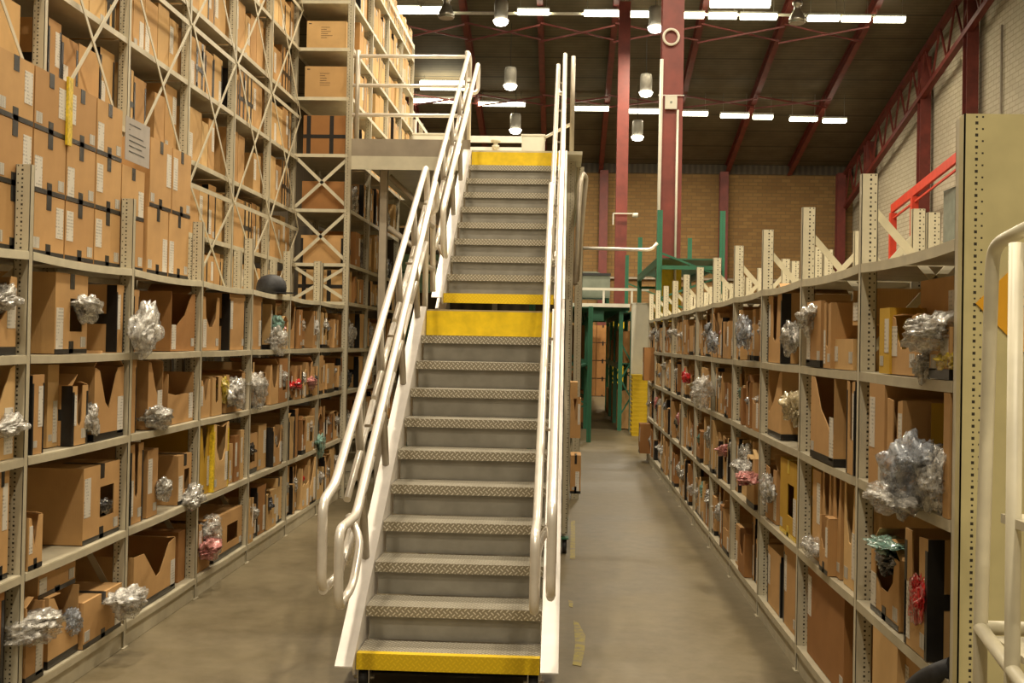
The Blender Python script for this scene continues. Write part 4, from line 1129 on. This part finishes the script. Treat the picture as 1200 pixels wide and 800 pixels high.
# ------------------------------------------------------------------ lamps
def area(parent, size, watt, col=(1.0,.865,.655), z=-.03, sy=None):
    l = bpy.data.lights.new('lamp_light', 'AREA'); l.shape = 'DISK' if sy is None else 'RECTANGLE'; l.size = size
    if sy: l.size_y = sy
    l.energy = watt; l.color = col
    o = bpy.data.objects.new('lamp_light', l); C.objects.link(o); o.parent = parent; o.location = (0,0,z)
    return o
def highbay(x, d, z, watt, label, on=True, group='round high-bay lamps'):
    r = empty('high_bay_lamp', (x, d, z))
    mb = MB(); mb.lathe([(.17,.0),(.17,.42),(.15,.5),(.05,.52)], 20) if on else mb.lathe([(.21,.0),(.19,.1),(.12,.25),(.08,.3),(.08,.4),(.12,.42),(.12,.5),(.04,.52)], 20)
    mb.build('housing', 'lamp_housing' if on else 'zinc', r)
    mb = MB(); mb.lathe([(.06,-.13),(.13,-.11),(.18,-.05),(.19,.0)] if on else [(.19,-.03),(.19,.0)], 20); mb.build('lens', 'lens_glow' if on else 'zinc', r)
    mb = MB(); mb.tube([(0,0,.5),(0,0,roof(d)-z-.02)], .008, 6); mb.build('stem', 'black_rubber', r)
    if on: area(r, .4, watt, z=-.15)
    tag(r, label, 'lamp', group if on else None)
W = 470
fr = [(587,24,28.0),(598,100,31.8),(604,152,35.5)]; fr2 = [(768,32,28.0),(757,108,31.8),(747,160,35.5)]
for i, (px, py, d) in enumerate(fr):
    x, y, z = P(px, py, d); highbay(x, d, z, W*.6, f"glowing round high-bay lamp over the stairs, {['highest','middle','lowest'][i]} in its line")
for i, (px, py, d) in enumerate(fr2):
    x, y, z = P(px, py, d); highbay(x, d, z, W*.6, f"glowing round high-bay lamp by the red columns, {['highest','middle','lowest'][i]} in its line")
x, y, z = P(523, 20, 28.); highbay(x, 28., z, 0, 'unlit metal high-bay lamp above the platform railing', False)
x, y, z = P(934, 26, 28.); highbay(x, 28., z, 0, 'unlit metal high-bay lamp between the roof beams', False)
for x, nm in ((-1.6, 'stair-side'), (1.9, 'wall-side')):
    for i, d in enumerate((20.5, 13.0, 5.5, -2.0, -9.0)):  # lamp lines carried on unseen past the camera, added to light the near part
        highbay(x, d, 10.6+.1*(17-d), W*1.0, f"high-bay lamp of the {nm} line, {ORD[i]} one toward the aisle entrance, unseen, added for light")
for i, d in enumerate((20., 13.)): highbay(6.3, d, 10.6, W, f"high-bay lamp over the space by the pale brick wall, {ORD[i]} one", group='lamps by the wall')

def strip(px0, px1, py, d, label, thick=.10, watt=38, grp='fluorescent strip lights'):
    x0, _, z0 = P(px0, py, d); x1, _, z1 = P(px1, py, d)
    z = min((P((px0+px1)/2, py, d))[2], roof(d)-.15)
    r = empty('fluorescent_light', ((x0+x1)/2, d, z)); w = (x1-x0)/2
    mb = MB(); mb.box(-w, w, -.09, .09, .04, .11); mb.build('fixture_body', 'lamp_housing', r)
    mb = MB(); mb.tube([(-w+.02,-.05,0),(w-.02,-.05,0)], thick/2, 8); mb.tube([(-w+.02,.05,0),(w-.02,.05,0)], thick/2, 8); mb.build('tube', 'tube_glow', r)
    mb = MB()
    for x in (-w*.8, w*.8): mb.tube([(x,0,.1),(x,0,max(.12, roof(d)-z-.01))], .008, 5)
    mb.build('hanger', 'lamp_housing', r)
    area(r, 2*w, watt*w*2, z=-.08, sy=.2)
    tag(r, label, 'strip light', grp)
S1 = [(458,493),(494,529),(606,644),(684,727),(735,776),(796,826),(830,864),(867,911),(946,984),(986,1020),(1024,1061)]
for i, (a, b_) in enumerate(S1):
    m_ = (a+b_)/2; strip(a, b_, 11+(m_-490)*.0215, 30.3, f"glowing strip light, {ORD[i]} across in the upper roof line", .15)
S2 = [(482,538),(560,616),(670,714),(735,776),(794,830),(844,878),(882,906),(925,958),(964,992)]
for i, (a, b_) in enumerate(S2):
    m_ = (a+b_)/2; strip(a, b_, 117+(m_-490)*.05, 36.0, f"glowing strip light, {ORD[i]} across in the lower roof line", .13)
strip(832, 903, 2, 29.4, 'wide bright panel light above the upper strip line', .3); strip(492, 545, 100, 35.0, 'wide bright fixture behind the platform railing bars', .28)
mb = MB(); mb.box(-4.8, 8.8, 30.36, 30.4, 10.48, 10.55); 
o = mb.build('light_rail', 'rail_paint'); o['kind'] = 'structure'

# ------------------------------------------------------------------ which cartons show, labels, far small ones as one
bpy.context.view_layer.update()
dg = bpy.context.evaluated_depsgraph_get(); SC = bpy.context.scene
def rootof(o):
    while o.parent is not None: o = o.parent
    return o
def shows(o):
    """share of sample points seen times the size in the picture"""
    tgt = o if o.type == 'MESH' else BODY[o.name]
    bb = [Vector(c) for c in tgt.bound_box]; lo = Vector([min(c[i] for c in bb) for i in range(3)]); hi = Vector([max(c[i] for c in bb) for i in range(3)])
    mw = tgt.matrix_world; xs, ys = [], []
    for c in bb:
        q = mw @ c; px, py, d = proj(q)
        if d < .3: return 0
        xs.append(px); ys.append(py)
    x0, x1, y0, y1 = max(0, min(xs)), min(1200, max(xs)), max(0, min(ys)), min(800, max(ys))
    if x1 <= x0 or y1 <= y0: return 0
    n = hit = 0; E = Vector((0,0,EYE))
    fr = (.06,.28,.5,.72,.94)
    pts = [Vector((lo.x+(hi.x-lo.x)*a, lo.y, lo.z+(hi.z-lo.z)*b_)) for a in fr for b_ in fr]
    pts += [Vector((sx, lo.y+(hi.y-lo.y)*a, lo.z+(hi.z-lo.z)*b_)) for sx in (lo.x, hi.x) for a in (.1,.5,.9) for b_ in (.15,.5,.85)]
    for p_ in pts:
        q = mw @ p_; px, py, d = proj(q); n += 1
        if not (0 <= px <= 1200 and 0 <= py <= 800): continue
        loc, nor, idx, dist = TREE.ray_cast(E, (q-E).normalized(), (q-E).length+.25)
        if loc is None or _O[idx] == o.name: hit += 1
    return hit/n*(x1-x0)*(y1-y0)
from mathutils.bvhtree import BVHTree
_V, _P, _O = [], [], []
for o in SC.objects:
    if o.type != 'MESH': continue
    mw = o.matrix_world; b0 = len(_V); me = o.data; nm = rootof(o).name
    if len(me.vertices) > 6000:
        _bb = [Vector(c)*.8 for c in o.bound_box]; _V += [mw @ c for c in _bb]; pl = ((0,1,2,3),(4,5,6,7),(0,1,5,4),(1,2,6,5),(2,3,7,6),(3,0,4,7))
    else:
        _V += [mw @ v.co for v in me.vertices]; pl = [tuple(p_.vertices) for p_ in me.polygons]
    for p_ in pl: _P.append(tuple(b0+i for i in p_)); _O.append(nm)
TREE = BVHTree.FromPolygons(_V, _P)
cart = [o for o in bpy.data.objects if o.parent is None and o.name.startswith('cardboard_box')]
bags = [o for o in bpy.data.objects if o.name.startswith('plastic_bag')]
BODY = {c.parent.name: c for c in bpy.data.objects if c.parent is not None and c.name.startswith('box_body')}
area_ = {o.name: shows(o) for o in cart+bags}
seen = {}
for o, t_, k in REG:
    if area_.get(o.name, 0) > 0: seen.setdefault(k, []).append((abs(o.location.y), o, t_))
for k, l in seen.items():
    l.sort(key=lambda e: e[0])
    for i, (_, o, t_) in enumerate(l): o['label'] = t_.replace('{o}', ORD[min(i, 15)])
import time as _t; KILL = [o for o in bags if area_[o.name] <= 0]
cart.sort(key=lambda o: -area_[o.name])
keep = [o for o in cart[:300] if area_[o.name] > 0]; ks = set(o.name for o in keep); rest = [o for o in cart if o.name not in ks]
KIDS = {}
for c in bpy.data.objects:
    if c.parent is not None: KIDS.setdefault(c.parent.name, []).append(c)
print('CARTONS', len(cart), 'keep', len(keep), 'smallest', area_[keep[-1].name])
mb = MB(); mlist = []
for o in rest:
    for c in KIDS.get(o.name, []):
        mw = c.matrix_world; me = c.data; b0 = len(mb.v)
        mb.v += [tuple(mw @ v.co) for v in me.vertices]
        nm = me.materials[0].name
        if nm not in mlist: mlist.append(nm)
        for p_ in me.polygons: mb.f.append(tuple(b0+i for i in p_.vertices)); mb.m.append(mlist.index(nm)); mb.sm.append(False)
    KILL += KIDS.get(o.name, [])+[o]
bpy.data.batch_remove(KILL)
if mb.v:
    o = mb.build('cardboard_boxes', mlist); tag(o, 'mass of small distant cartons filling the far rack bays and the gaps behind nearer ones', 'cartons', kind='stuff')

# ------------------------------------------------------------------ world, view
w = bpy.data.worlds.new('world'); bpy.context.scene.world = w; w.use_nodes = True
bg = w.node_tree.nodes['Background']; bg.inputs[0].default_value = (1.0, .80, .52, 1); bg.inputs[1].default_value = .14
vs = bpy.context.scene.view_settings
vs.view_transform = 'Standard'; vs.look = 'None'; vs.gamma = 1; vs.exposure = 0.0; vs.use_curve_mapping = False
